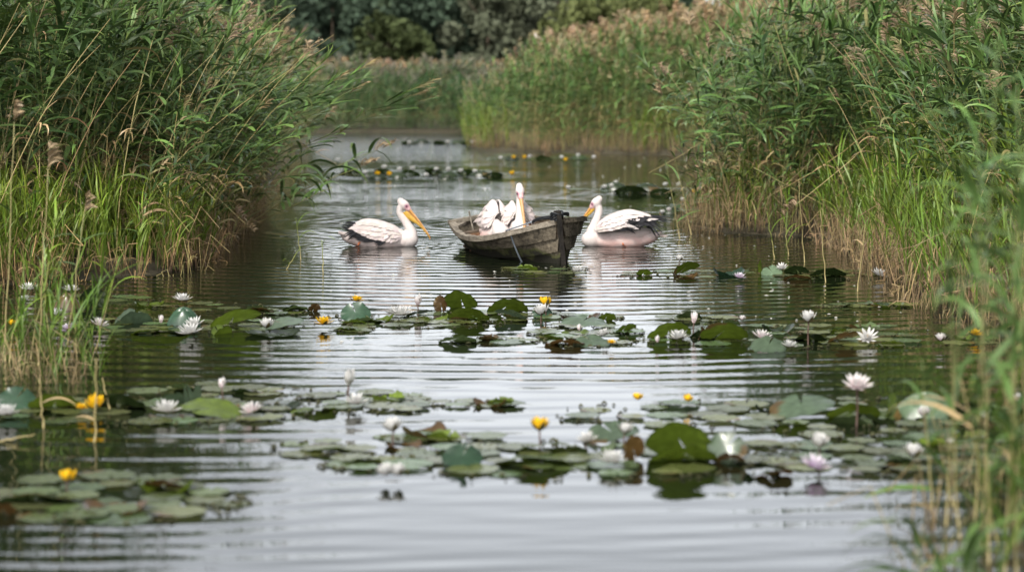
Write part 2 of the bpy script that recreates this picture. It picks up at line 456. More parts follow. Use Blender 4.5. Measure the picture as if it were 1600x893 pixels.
T_tallfar = [reed_tall(g, 3.3, nl=12, k=4, lw=.055, ll=.6, plume=.6, dead=-.05, pl=1.25, pw=.016, pn=16) for i in range(8)]
T_end = [reed_tall(g, 3.3, nl=14, k=4, lw=.055, ll=.6, plume=.8, dead=-.3, f0=.04, pl=1.3, pw=.022, pn=16) for i in range(6)]
T_top = [reed_tall(g, 3.4, nl=8, k=4, lw=.05, ll=.5, plume=.9, dead=.1, pl=1.5, pw=.022, pn=20) for i in range(6)]
T_straw = [straw_stalk(g) for i in range(9)]
T_young = [reed_young(g, 1.5) for i in range(8)]
T_dry = [dry_stalks(g) for i in range(8)]
def reed_bed(name, parts, label):
    V, Q, C = join(parts)
    print(name, len(Q))
    return tag(link(name, np_mesh(name, V, Q, [M_REED], C)), label, "reed bed", "reed beds along the channel", "stuff")

# bank on one side with the grass strip in front of it
P, d = sample_bed((-9.5, -4, 26, 48), 21, .0, 3.8, g, lambda P, d: (d > 1.0) | (P[:, 1] > 30.5 * K) | ((P[:, 0] > -5.0 * K) & (d > .3)))
parts = [bed_part(T_tall, P, d, g, .92, 1.22, 0.0, (.03, -.03), .17, rise=1.6, rise0=.62, outward=.09, rotsd=.9)]
P, d = sample_bed((-7, -3.8, 27, 44), 9, -.1, .55, g, lambda P, d: P[:, 0] > -5.4 * K)
parts.append(bed_part(T_tall, P, d, g, .5, .85, 0.0, (.22, -.05), .2, (1.1, 1.1, .95), rise0=1, outward=.34))
P, d = sample_bed((-16, -5, 48, 100), 8, .0, 4.2, g)
parts.append(bed_part(T_tallfar, P, d, g, .9, 1.12, 0.0, (.0, 0), .1, rise0=.7, outward=.04))
P, d = sample_bed((-9.5, -4.0, 25.3, 31), 75, .0, 1.7, g, lambda P, d: (P[:, 0] < -4.3 * K) & (P[:, 1] < 30 * K))
parts.append(bed_part(T_young, P, d, g, .55, 1.02, 0.0, (.05, 0), .15, (.95, .98, 1), rise0=.8, rotsd=3))
P, d = sample_bed((-9.5, -4, 25, 44), 60, -.12, .5, g)
parts.append(bed_part(T_dry, P, d, g, .55, 1.15, 0, (0, 0), .22, (1.15, 1.1, 1), rotsd=3))
P, d = sample_bed((-9.5, -4, 25.6, 46), 5, .1, 2.2, g)
parts.append(bed_part(T_straw, P, d, g, .7, 1.2, 0, (.08, -.05), .16, rise0=.8, rotsd=.8))
P, d = sample_bed((-7, -3.9, 27, 42), 9, -.1, .6, g)
parts.append(bed_part(T_young, P, d, g, .6, 1.1, 0, (.1, 0), .2, (.75, .8, .9), rotsd=3, outward=.3))
reed_bed("reed_bed", parts, "tall reed bed with bright grass at its foot beside the swimming pelican")

P, d = sample_bed((2.5, 10, 34, 48), 19, 0, 3.8, g)
parts = [bed_part(T_tall, P, d, g, .9, 1.18, 0.3, (.02, -.03), .16, rise=1.5, rise0=.7, outward=.22)]
P, d = sample_bed((4.4, 10, 14, 34.2), 14, .5, 4.0, g)
parts.append(bed_part(T_tall, P, d, g, .85, 1.2, math.pi, (-.03, -.02), .10, rise=2.6, rise0=.55, outward=.12))
P, d = sample_bed((4.4, 8.5, 17, 34.5), 30, -.05, 1.9, g)
parts.append(bed_part(T_young, P, d, g, .8, 1.6, 0.0, (-.05, 0), .15, (.82, .9, 1), rise=1.4, rise0=.6, rotsd=3, outward=.15))
P, d = sample_bed((2.5, 7, 34, 37.5), 16, 0, 1.2, g)
parts.append(bed_part(T_young, P, d, g, .7, 1.2, 0.0, (-.05, 0), .15, (.7, .75, .8), rise0=.7, rotsd=3))
P, d = sample_bed((2.4, 7.5, 15, 40), 40, -.2, .6, g)
parts.append(bed_part(T_dry, P, d, g, .5, 1.15, 0, (0, 0), .2, rotsd=3))
P, d = sample_bed((2.6, 9, 16, 42), 4, .1, 2.2, g)
parts.append(bed_part(T_straw, P, d, g, .6, 1.1, math.pi, (-.05, -.05), .18, rise0=.8, rotsd=1.2))
P, d = sample_bed((4, 14, 48, 76), 6, 0, 5, g)
parts.append(bed_part(T_tallfar, P, d, g, .85, 1.1, 0.3, (0, 0), .1))
reed_bed("reed_bed", parts, "tall green reed bed behind the pelican with raised wings")

P, d = sample_bed((-2.6, 11, 74, 100), 9, 0, 5, g)
MIDH = lambda P: np.interp(P[:, 0], [-2, 0, 2.5, 6.5], [.72, .86, .98, 1.16]) * (1 + .09 * np.sin(P[:, 0] * 2.3 + P[:, 1] * .7) + .07 * np.sin(P[:, 0] * 5.1 + 1 + P[:, 1] * .4))
parts = [bed_part(T_tallfar, P, d, g, .98, 1.15, .2, (-.02, -.02), .08, (.95, 1.06, .95), rise=2.0, rise0=.62, outward=.2, hfun=MIDH)]
P, d = sample_bed((-2.6, 14, 78, 112), 7, 3, 20, g)
parts.append(bed_part(T_top, P, d, g, .98, 1.15, .2, (0, 0), .08, (1.0, .97, .92), hfun=MIDH))
P, d = sample_bed((-2.8, 10, 73.5, 84), 14, -.1, 1.0, g)
parts.append(bed_part(T_dry, P, d, g, .5, 1.3, 0, (0, 0), .15, rotsd=3))
P, d = sample_bed((4.6, 9, 70, 80), 10, 0, 1.6, g)
parts.append(bed_part(T_young, P, d, g, .9, 1.5, 0, (0, 0), .15, rotsd=3))
P, d = sample_bed((-2.8, 0, 77, 105), 6, 0, .9, g)
parts.append(bed_part(T_young, P, d, g, .9, 1.4, 0, (-.1, 0), .15, rotsd=3))
reed_bed("reed_bed", parts, "reed bed topped with brown plumes where the channel bends")

P, d = sample_bed((-20, 0, 108, 122), 13, -.1, 7, g)
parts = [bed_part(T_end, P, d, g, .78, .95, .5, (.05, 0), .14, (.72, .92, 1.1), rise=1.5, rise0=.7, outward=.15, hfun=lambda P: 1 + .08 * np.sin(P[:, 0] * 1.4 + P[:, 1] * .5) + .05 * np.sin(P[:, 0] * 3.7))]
P, d = sample_bed((-22, 4, 114, 160), 3, 4, 45, g)
parts.append(bed_part(T_top, P, d, g, .80, .97, .2, (0, 0), .08, (1.0, .95, .88)))
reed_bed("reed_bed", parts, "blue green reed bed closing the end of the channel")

# thin clumps standing in open water on both sides, nearer to us
def water_clump(x0, x1, y0, y1, n):
    P = np.array([at(g.uniform(x0, x1), g.uniform(y0, y1))[:2] for i in range(n)]); return P, np.full(n, -.1)
P, d = water_clump(-40, 165, 545, 600, 30); parts = [bed_part(T_young, P, d, g, .3, .8, 0, (.02, 0), .25, (.62, .75, .8), rise0=1, rotsd=3)]
P, d = water_clump(-40, 150, 545, 600, 34); parts.append(bed_part(T_dry, P, d, g, .3, .6, 0, (0, 0), .2, rise0=1, rotsd=3))
reed_bed("reed_bed", parts, "thin reed clump standing in the water before the grass bank")
P, d = water_clump(1500, 1680, 780, 960, 6); parts = [bed_part(T_young, P, d, g, .45, .9, 0, (0, 0), .15, (.62, .78, .9), rise0=1, rotsd=3)]
P, d = water_clump(1550, 1720, 760, 900, 5); parts.append(bed_part(T_tall, P, d, g, .48, .68, math.pi, (-.02, 0), .12, (1.15, 1.2, 1.1), rise0=1, rotsd=.9))
P, d = water_clump(1430, 1650, 720, 900, 17); parts.append(bed_part(T_dry, P, d, g, .3, .65, 0, (0, 0), .15, rise0=1, rotsd=3))
reed_bed("reed_bed", parts, "loose reed clump close to us with tan stalks in the water")

# ------------------------------------------------------------------ trees beyond the reeds
def crown_mesh(name, g, h, rad, col, n=5200, leaf=.34, z0=.12):
    nb = 46; B = []
    for i in range(nb):
        z = g.uniform(z0, .95); rr = rad * math.sqrt(max(.05, 1 - ((z - .5) / .52) ** 2)) * math.sqrt(g.random()); a = g.uniform(0, 6.28)
        B.append((rr * math.cos(a), rr * math.sin(a), z * h, g.uniform(.14, .28) * rad * 1.5, g.uniform(.8, 1.2)))
    B = np.array(B); bi = g.integers(0, nb, n)
    v = g.normal(0, 1, (n, 3)); v /= np.linalg.norm(v, axis=1)[:, None]
    c = B[bi, :3] + v * B[bi, 3:4] * (g.random((n, 1)) ** .35) * np.array([1, 1, .8]); c[:, 2] = np.maximum(c[:, 2], .2)
    a = g.normal(0, 1, (n, 3)); a /= np.linalg.norm(a, axis=1)[:, None]
    b = np.cross(a, g.normal(0, 1, (n, 3))); b /= np.linalg.norm(b, axis=1)[:, None]
    s = leaf * g.uniform(.5, 1.2, (n, 1))
    V = np.stack([c - a * s, c - b * s * .6, c + a * s, c + b * s * .6], 1).reshape(-1, 3)
    cc = np.asarray(col)[None] * B[bi, 4:5] * g.uniform(.75, 1.25, (n, 1))
    return np_mesh(name, V, np.arange(4 * n).reshape(-1, 4), [M_CROWN], np.repeat(cc, 4, 0), smooth=False)
def trunk_mesh(name, g, h):
    mb = MB(); z = np.linspace(-.1, h * .8, 8)
    P = np.stack([np.cumsum(g.normal(0, .08, 8)), np.cumsum(g.normal(0, .08, 8)), z], 1)
    mb.tube(P, np.linspace(.26, .06, 8) * h / 12, (.09, .07, .05), n=8)
    for i in range(6):
        s = at_stem(P, g.uniform(.35, .9)); a = g.uniform(0, 6.28); l = h * .25
        mb.tube([s, s + np.array([math.cos(a) * l * .5, math.sin(a) * l * .5, l * .3]), s + np.array([math.cos(a) * l, math.sin(a) * l, l * .75])], [.08, .05, .02], (.09, .07, .05), n=6)
    return mb.mesh(name, [M_BARK])
g = np.random.default_rng(21)
DG, BG, OL, GG = (.050, .072, .038), (.048, .072, .046), (.105, .122, .042), (.088, .100, .062)
tree_rows = [  # photo x, top y, depth, crown radius (m), colour, label
 (402, -35, 150, 3.6, DG, "dark tree rising behind the tall reeds beside the grass strip"),
 (455, -60, 158, 3.8, DG, "dark broad tree at the open end of the channel"),
 (520, -30, 150, 3.4, BG, "blue green tree above the widest stretch of distant water"),
 (575, -70, 160, 4.0, DG, "tall dark tree between the blue green tree and the yellowish scrub"),
 (610, 25, 143, 2.6, (.05, .066, .024), "low yellowish shrubby tree in front of the dark wood"),
 (655, -55, 154, 3.9, BG, "blackish green tree above the centre of the reed bed closing the channel"),
 (715, -80, 162, 4.2, DG, "very dark tall tree above the swimming bend of the channel"),
 (765, -25, 150, 3.2, GG, "grey green tree at the edge of the plumed reeds"),
 (815, -50, 158, 3.9, GG, "pale grey green willow like tree above the white bird in the reeds"),
 (870, -40, 150, 3.5, GG, "rounded grey green tree beside the olive tree"),
 (940, -5, 144, 4.2, OL, "olive yellow round tree above the brown plumes"),
 (990, -30, 156, 3.4, BG, "dark tree half hidden by the olive round tree"),
 (1035, -8, 150, 3.0, OL, "low olive tree just before the gap of sky"),
 (1066, 4, 158, 1.9, BG, "low dark bush like tree under the gap of sky"),
 (1140, -10, 152, 2.6, DG, "dark tree just past the gap of sky"),
 (1200, -30, 158, 3.8, BG, "dark tree peeping over the tall reed bed"),
]
for i, (px, py, Y, rad, col, lab) in enumerate(tree_rows):
    top = at_depth(px, py, Y); h = top.z
    t = empty("tree", (top.x, Y, 0), g.uniform(0, 6.28))
    tag(t, lab, "tree", "trees beyond the reeds")
    link("trunk", trunk_mesh("trunk", g, h), t)
    link("crown", crown_mesh("crown", g, h, rad, col), t)
# a second, denser wood behind them
V, Q, C = [], [], []; b = 0
for X in np.arange(-42, 36, 4.2):
    if 14 < X < 18.5: hh = 6.6
    else: hh = g.uniform(10, 14)
    me = crown_mesh("w", g, hh, 3.6, (.030, .048, .026), 1500, .5)
    n = len(me.vertices); v = np.empty(n * 3, np.float32); me.vertices.foreach_get("co", v); v = v.reshape(-1, 3) + [X + g.uniform(-1, 1), 176 + g.uniform(-5, 5), 0]
    c = np.empty(n * 4, np.float32); me.attributes["col"].data.foreach_get("color", c)
    V.append(v); C.append(c.reshape(-1, 4)[:, :3]); Q.append(np.arange(n).reshape(-1, 4) + b); b += n
    bpy.data.meshes.remove(me)
tag(link("distant_woods", np_mesh("distant_woods", np.concatenate(V), np.concatenate(Q), [M_CROWN], np.concatenate(C), smooth=False)), "dark mass of woodland behind the single trees", "woods", kind="stuff")
# ------------------------------------------------------------------ boat
def smooth_interp(xs, ys, x):
    """Catmull-Rom through control points"""
    xs = np.asarray(xs, float); ys = np.asarray(ys, float); x = np.atleast_1d(np.asarray(x, float))
    m = np.gradient(ys, xs, axis=0)
    i = np.clip(np.searchsorted(xs, x, side='right') - 1, 0, len(xs) - 2)
    h = xs[i + 1] - xs[i]; t = np.clip((x - xs[i]) / h, 0, 1)
    if ys.ndim == 2: h = h[:, None]; t = t[:, None]
    return ((2 * t**3 - 3 * t**2 + 1) * ys[i] + (t**3 - 2 * t**2 + t) * h * m[i] + (-2 * t**3 + 3 * t**2) * ys[i + 1] + (t**3 - t**2) * h * m[i + 1])
def wood_mat(name, c1, c2, moss=False, zs=(.02, .2)):
    m, nt, p, out = new_mat(name)
    tc = N(nt, "ShaderNodeTexCoord")
    mp = N(nt, "ShaderNodeMapping"); mp.inputs["Scale"].default_value = (3, 28, 34)
    nt.links.new(tc.outputs["Object"], mp.inputs[0])
    nz = N(nt, "ShaderNodeTexNoise", Scale=1.0, Detail=6.0, Roughness=.7); nt.links.new(mp.outputs[0], nz.inputs["Vector"])
    nb = N(nt, "ShaderNodeTexNoise", Scale=5.0, Detail=5.0, Roughness=.7); nt.links.new(tc.outputs["Object"], nb.inputs["Vector"])
    cr = N(nt, "ShaderNodeValToRGB"); cr.color_ramp.elements[0].color = (*c1, 1); cr.color_ramp.elements[1].color = (*c2, 1)
    cr.color_ramp.elements[0].position = .32; cr.color_ramp.elements[1].position = .68
    nt.links.new(nz.outputs["Fac"], cr.inputs[0])
    st = N(nt, "ShaderNodeMapRange"); st.inputs[1].default_value = .42; st.inputs[2].default_value = .66; st.inputs[3].default_value = 1.0; st.inputs[4].default_value = .38
    nt.links.new(nb.outputs["Fac"], st.inputs[0])
    sc = N(nt, "ShaderNodeVectorMath", operation='SCALE'); nt.links.new(cr.outputs[0], sc.inputs[0]); nt.links.new(st.outputs[0], sc.inputs["Scale"])
    c = sc.outputs[0]
    if moss:
        g_ = N(nt, "ShaderNodeNewGeometry"); sp = N(nt, "ShaderNodeSeparateXYZ"); nt.links.new(g_.outputs["Position"], sp.inputs[0])
        n3 = N(nt, "ShaderNodeTexNoise", Scale=7.0, Detail=5.0); nt.links.new(tc.outputs["Object"], n3.inputs["Vector"])
        ad = N(nt, "ShaderNodeMath", operation='MULTIPLY_ADD'); ad.inputs[1].default_value = -.34; nt.links.new(n3.outputs["Fac"], ad.inputs[0]); nt.links.new(sp.outputs["Z"], ad.inputs[2])
        for lo, hi, colr in ((.02, -.06, (.038, .042, .012)), (-.055, -.10, (.010, .009, .007))):
            mr = N(nt, "ShaderNodeMapRange", interpolation_type='SMOOTHSTEP'); mr.inputs[1].default_value = lo; mr.inputs[2].default_value = hi; mr.inputs[3].default_value = 0; mr.inputs[4].default_value = .9
            nt.links.new(ad.outputs[0], mr.inputs[0])
            mx = N(nt, "ShaderNodeMix", data_type='RGBA'); nt.links.new(mr.outputs[0], mx.inputs[0]); nt.links.new(c, mx.inputs[6]); mx.inputs[7].default_value = (*colr, 1); c = mx.outputs[2]
    nt.links.new(c, p.inputs["Base Color"]); p.inputs["Roughness"].default_value = .82; p.inputs["Specular IOR Level"].default_value = .25
    b = N(nt, "ShaderNodeBump", Strength=.6, Distance=.006); nt.links.new(nz.outputs["Fac"], b.inputs["Height"]); nt.links.new(b.outputs[0], p.inputs["Normal"])
    return m
W_HULL = wood_mat("weathered_hull_wood", (.028, .022, .015), (.185, .155, .110), True)
W_RAIL = wood_mat("bleached_rail_wood", (.11, .092, .068), (.36, .315, .25))
W_IN = wood_mat("inner_wood", (.05, .036, .024), (.16, .115, .075))
W_RED = wood_mat("reddish_board", (.16, .080, .042), (.34, .19, .11))
W_STEM = wood_mat("tarred_post_wood", (.012, .011, .010), (.045, .038, .030))
TH = R(19); L_ = 3.28
bow = at(879, 412)
boat = empty("rowing_boat", (bow.x, bow.y, 0), math.atan2(-math.cos(TH), math.sin(TH)))
boat.rotation_mode = 'ZXY'  # heel about the keel, then heading
boat.rotation_euler = (R(9.0), 0, math.atan2(-math.cos(TH), math.sin(TH)))
boat.rotation_mode = 'XYZ'
tag(boat, "weathered clinker built wooden rowing boat with two pelicans sitting in it", "boat")
TT = [0, .2, .46, .83, 1.3, 1.8, 2.35, 2.9, L_]
Bt = lambda t: smooth_interp(TT, [.035, .33, .54, .655, .68, .655, .58, .46, .36], t)
Zs = lambda t: smooth_interp(TT, [.555, .51, .455, .405, .365, .345, .34, .35, .37], t)
Zk = lambda t: smooth_interp(TT, [-.20, -.21, -.21, -.2, -.2, -.2, -.19, -.14, -.08], t)
Pp = lambda t: smooth_interp(TT, [1.0, .95, .8, .64, .56, .52, .52, .56, .62], t)
def hull_pt(t, u, side, off):
    b, zs, zk, p_ = Bt(t), Zs(t), Zk(t), Pp(t)
    y = np.maximum(b * np.maximum(u, 0) ** p_ + off, .004)
    x = -t + .10 * u * np.clip(1 - t / .6, 0, 1) - .10 * u * np.clip((t - 2.7) / .7, 0, 1)
    return np.stack([x, side * y, zk + u * (zs - zk)], -1)
ts = np.concatenate([np.linspace(0, .6, 16), np.linspace(.66, L_, 40)])
def side_grid(rows, side, offs):
    G = np.stack([hull_pt(ts, u, side, o) for u, o in zip(rows, offs)], 0)
    return G
mb = MB()
us = [0, .27, .50, .72, 1.0]
for side in (-1, 1):
    rows, offs = [], []
    for k in range(4):
        rows += [us[k] - (.012 if k else 0), us[k + 1]]; offs += [.042, .000]
    mb.grid(side_grid(rows, side, offs), (1, 1, 1))
hull = mb.build("hull", [W_HULL], boat, smooth=False)
mb = MB()
for side in (-1, 1):
    rows = np.linspace(0.02, .995, 7)
    mb.grid(side_grid(rows, side, [-.022] * 7), (1, 1, 1))
mb.build("inner_planking", [W_IN], boat, smooth=False)
# ribs
for t in np.arange(.7, 3.3, .42):
    mb = MB()
    for side in (-1, 1):
        u = np.linspace(.05, .98, 8)
        A = np.stack([hull_pt(np.full(1, t + dt), q, side, o)[0] for q in u for dt, o in ((-.018, -.024), (.018, -.024), (.018, -.05), (-.018, -.05))]).reshape(8, 4, 3)
        mb.grid(A, (1, 1, 1), wrap=True)
    mb.build("rib", [W_IN], boat, smooth=False)
# rails along both sides and across the stern
def rail(side):
    mb = MB(); G = []
    for t in ts:
        e = hull_pt(np.array([t]), 1.0, side, 0)[0]
        w_in = .045 + .035 * np.clip((t - 2.3) / 1.1, 0, 1) + .01 * math.sin(t * 9)
        yo, yi = abs(e[1]) + .026, max(abs(e[1]) - w_in, .003)
        jt = .004 * math.sin(t * 23 + side)
        G.append([(e[0], side * yo, e[2] - .045), (e[0], side * yo, e[2] + .018 + jt), (e[0], side * yi, e[2] + .020 + jt), (e[0], side * yi, e[2] - .03)])
    mb.grid(np.array(G), (1, 1, 1), wrap=True)
    return mb.build("gunwale", [W_RAIL if side < 0 else W_HULL], boat, smooth=False)
rail(-1); rail(1)
# transom
mb = MB(); G = []
for u in np.linspace(0.0, 1, 8):
    l = hull_pt(np.array([L_]), u, -1, -.002)[0]; r = hull_pt(np.array([L_]), u, 1, -.002)[0]
    G.append([l, r, r - [.05, 0, 0], l - [.05, 0, 0]])
mb.grid(np.array(G), (1, 1, 1), wrap=True)
mb.build("transom", [W_HULL], boat, smooth=False)
e = hull_pt(np.array([L_]), 1.0, 1, 0)[0]
mb = MB(); mb.box((e[0] + .0, 0, e[2] + .012), (.055, 0, 0), (0, e[1] + .025, 0), (0, 0, .026)); mb.build("stern_cap", [W_RAIL], boat, smooth=False)
for s in (-1, 1):     # quarter knees
    mb = MB(); y1 = e[1] - .01
    V = [(-L_ + .03, s * y1, e[2] - .002), (-L_ + .40, s * (Bt(L_ - .4)[0] - .02), e[2] - .012), (-L_ + .10, s * (y1 - .16), e[2] - .002)]
    V += [(a, b, c - .03) for a, b, c in V]
    mb.add(V, [[0, 1, 2, 2], [3, 5, 4, 4], [0, 3, 4, 1], [1, 4, 5, 2], [2, 5, 3, 0]], (1, 1, 1)); mb.build("corner_knee", [W_RAIL], boat, smooth=False)
# stem post
mb = MB()
prof = [(-.035, -.34), (-.01, -.1), (.03, .25), (.075, .50), (.095, .68)]
G = []
for x, z in prof:
    w_ = .033; G.append([(x + .06, -w_ * .75, z), (x + .06, w_ * .75, z), (x - .045, w_, z), (x - .045, -w_, z)])
mb.grid(np.array(G), (1, 1, 1), wrap=True); n0 = mb.n
mb.Q.append(np.array([[n0 - 4, n0 - 3, n0 - 2, n0 - 1]])); mb.M.append(np.zeros(1, int))
mb.build("stem_post", [W_STEM], boat, smooth=False)
# breasthook behind the post
mb = MB(); zt = Zs(.3)[0] + .0
V = [(-.02, .02, .555), (-.42, Bt(.42)[0] - .03, Zs(.42)[0]), (-.30, 0, zt), (-.42, -Bt(.42)[0] + .03, Zs(.42)[0]), (-.02, -.02, .555)]
V += [(a, b, c - .035) for a, b, c in V]
mb.add(V, [[0, 1, 2, 2], [2, 3, 4, 4], [0, 2, 4, 4], [5, 7, 6, 6], [7, 9, 8, 8], [1, 6, 7, 2], [2, 7, 8, 3]], (1, 1, 1)); mb.build("breasthook", [W_RAIL], boat, smooth=False)
# floor boards, thwart, stern seat
mb = MB(); 
for j in range(5):
    yc = (j - 2) * .19
    for (t0, t1) in ((.75, 1.9), (1.905, 3.2)):
        if abs(yc) > .3: t0, t1 = max(t0, 1.0), min(t1, 2.9)
        mb.box((-(t0 + t1) / 2, yc, .045 + .003 * (j % 2)), ((t1 - t0) / 2, 0, 0), (0, .091, 0), (0, 0, .011))
mb.build("floor_boards", [W_IN], boat, smooth=False)
def cross_board(name, t, z, half_t, half_z, mat_):
    u = float((z - Zk(t)[0]) / (Zs(t)[0] - Zk(t)[0])); y = abs(hull_pt(np.array([t]), u, 1, -.03)[0][1])
    mb = MB(); mb.box((-t, 0, z), (half_t, 0, 0), (0, y, 0), (0, 0, half_z)); return mb.build(name, [mat_], boat, smooth=False)
cross_board("thwart", 1.02, .25, .11, .016, W_IN)
cross_board("bench_front", 2.35, .175, .014, .115, W_RED)
cross_board("stern_bench", 2.46, .302, .10, .012, W_IN)
# things lying in / tied to the boat
BM = Matrix.Translation(boat.location) @ boat.rotation_euler.to_matrix().to_4x4()
def bw(x, y, z): return np.array(BM @ Vector((x, y, z)))
mb = MB(); a, b = bw(-2.15, -.40, .10), bw(-3.2, -.12, .50); mb.tube([a, a * .5 + b * .5 + [0, 0, -.01], b], .012, (1, 1, 1), n=6)
tag(mb.build("wooden_pole", W_RAIL), "thin grey pole leaning in the stern of the rowing boat", "pole")
m_rope, nt, p, out = new_mat("grey_blue_rope"); p.inputs["Base Color"].default_value = (.17, .20, .23, 1); p.inputs["Roughness"].default_value = .8
wv = N(nt, "ShaderNodeTexWave", Scale=60.0); wv.bands_direction = 'DIAGONAL'; b_ = N(nt, "ShaderNodeBump", Strength=.6, Distance=.004); nt.links.new(wv.outputs["Fac"], b_.inputs["Height"]); nt.links.new(b_.outputs[0], p.inputs["Normal"])
m_tar, nt, p, out = new_mat("black_rope"); p.inputs["Base Color"].default_value = (.010, .012, .015, 1); p.inputs["Roughness"].default_value = .6
top = bw(-.36, -Bt(.36)[0] - .035, Zs(.36)[0] + .03)
inb = bw(-.20, -.1, .56); end = np.array(at(817, 412, -.03)); mid = top * .5 + end * .5 + np.array([.0, 0, -.03])
s = np.linspace(0, 1, 20)[:, None]
Pq = smooth_interp([0, .12, .2, .6, 1], np.array([bw(-.03, -.05, .585), inb + [0, 0, .02], top, mid, end]), s[:, 0]); Pq[5:] = top + (end - top) * np.linspace(0, 1, 15)[:, None] + np.array([0, 0, -.03]) * np.sin(np.linspace(0, math.pi, 15))[:, None]
mb = MB(); mb.tube(Pq, .0105, (1, 1, 1), n=6)
tag(mb.build("mooring_rope", m_rope), "thin grey rope hanging from the bow down into the water", "rope")
mb = MB(); g = np.random.default_rng(3)
for k in range(5):
    a = np.linspace(0, 2 * math.pi, 22); zc = .575 + .016 * k
    cc = np.stack([-.0 + .085 * np.cos(a) + .01 * k + .02, .075 * np.sin(a), zc + .022 * np.sin(a * 2 + k) + .01 * np.cos(a)], 1)
    mb.tube([bw(*q) for q in cc], .011, (1, 1, 1), n=6, cap=False)
for sgn in (-1, 1):
    lp = np.array([(.02, .06 * sgn, .60), (-.04, .15 * sgn, .60), (-.14, .22 * sgn, .575), (-.20, .24 * sgn, .555), (-.15, .17 * sgn, .585), (-.03, .07 * sgn, .585)])
    q = smooth_interp(np.linspace(0, 1, 6), lp, np.linspace(0, 1, 24)); mb.tube([bw(*r_) for r_ in q], .012, (1, 1, 1), n=6)
    q2 = q + np.array([0.01, 0, .02]); mb.tube([bw(*r_) for r_ in q2], .011, (1, 1, 1), n=6)
tag(mb.build("black_rope", m_tar), "black rope wound in loops round the stem post", "rope")

# ------------------------------------------------------------------ pelicans
dg = bpy.context.evaluated_depsgraph_get
def blob_mesh(name, blobs, voxel=.0105, smooth_it=7):
    """one skin over many ellipsoids: (centre, radii, euler)"""
    bm = bmesh.new()
    for c, r, e in blobs:
        from mathutils import Euler
        M = Matrix.Translation(c) @ Euler(e).to_matrix().to_4x4() @ Matrix.Diagonal((*r, 1))
        bmesh.ops.create_icosphere(bm, subdivisions=3, radius=1, matrix=M)
    me = bpy.data.meshes.new(name); bm.to_mesh(me); bm.free()
    o = bpy.data.objects.new(name, me); COL.objects.link(o)
    md = o.modifiers.new("r", 'REMESH'); md.mode = 'VOXEL'; md.voxel_size = voxel; md.use_smooth_shade = True
    sm = o.modifiers.new("s", 'SMOOTH'); sm.factor = .5; sm.iterations = smooth_it
    bpy.context.view_layer.update()
    m2 = bpy.data.meshes.new_from_object(o.evaluated_get(dg())); m2.name = name
    bpy.data.objects.remove(o); bpy.data.meshes.remove(me)
    return m2
def set_col(me, fn):
    n = len(me.vertices); v = np.empty(n * 3, np.float32); me.vertices.foreach_get("co", v); v = v.reshape(-1, 3)
    c = np.ones((n, 4), np.float32); c[:, :3] = fn(v)
    a = me.attributes.get("col") or me.attributes.new("col", 'FLOAT_COLOR', 'POINT'); a.data.foreach_set("color", c.ravel())
WHITE = np.array([.64, .575, .545]); PINK = np.array([.74, .45, .40]); BLACK = np.array([.012, .012, .014])
def feather(mb, p, d, nrm, L, Wd, c, curl=0.0):
    d = unit(d); nrm = unit(nrm); sd3 = unit(np.cross(d, nrm)); t = np.linspace(0, 1, 6)
    P = p + d * (L * t[:, None]) + nrm * (.004 * np.sin(t * 3)[:, None] - curl * L * (t ** 2)[:, None])
    wd = Wd * .5 * np.array([.6, 1, 1, .95, .7, .12])
    mb.strip(P, sd3[None] * wd[:, None] + nrm[None] * 0, c)
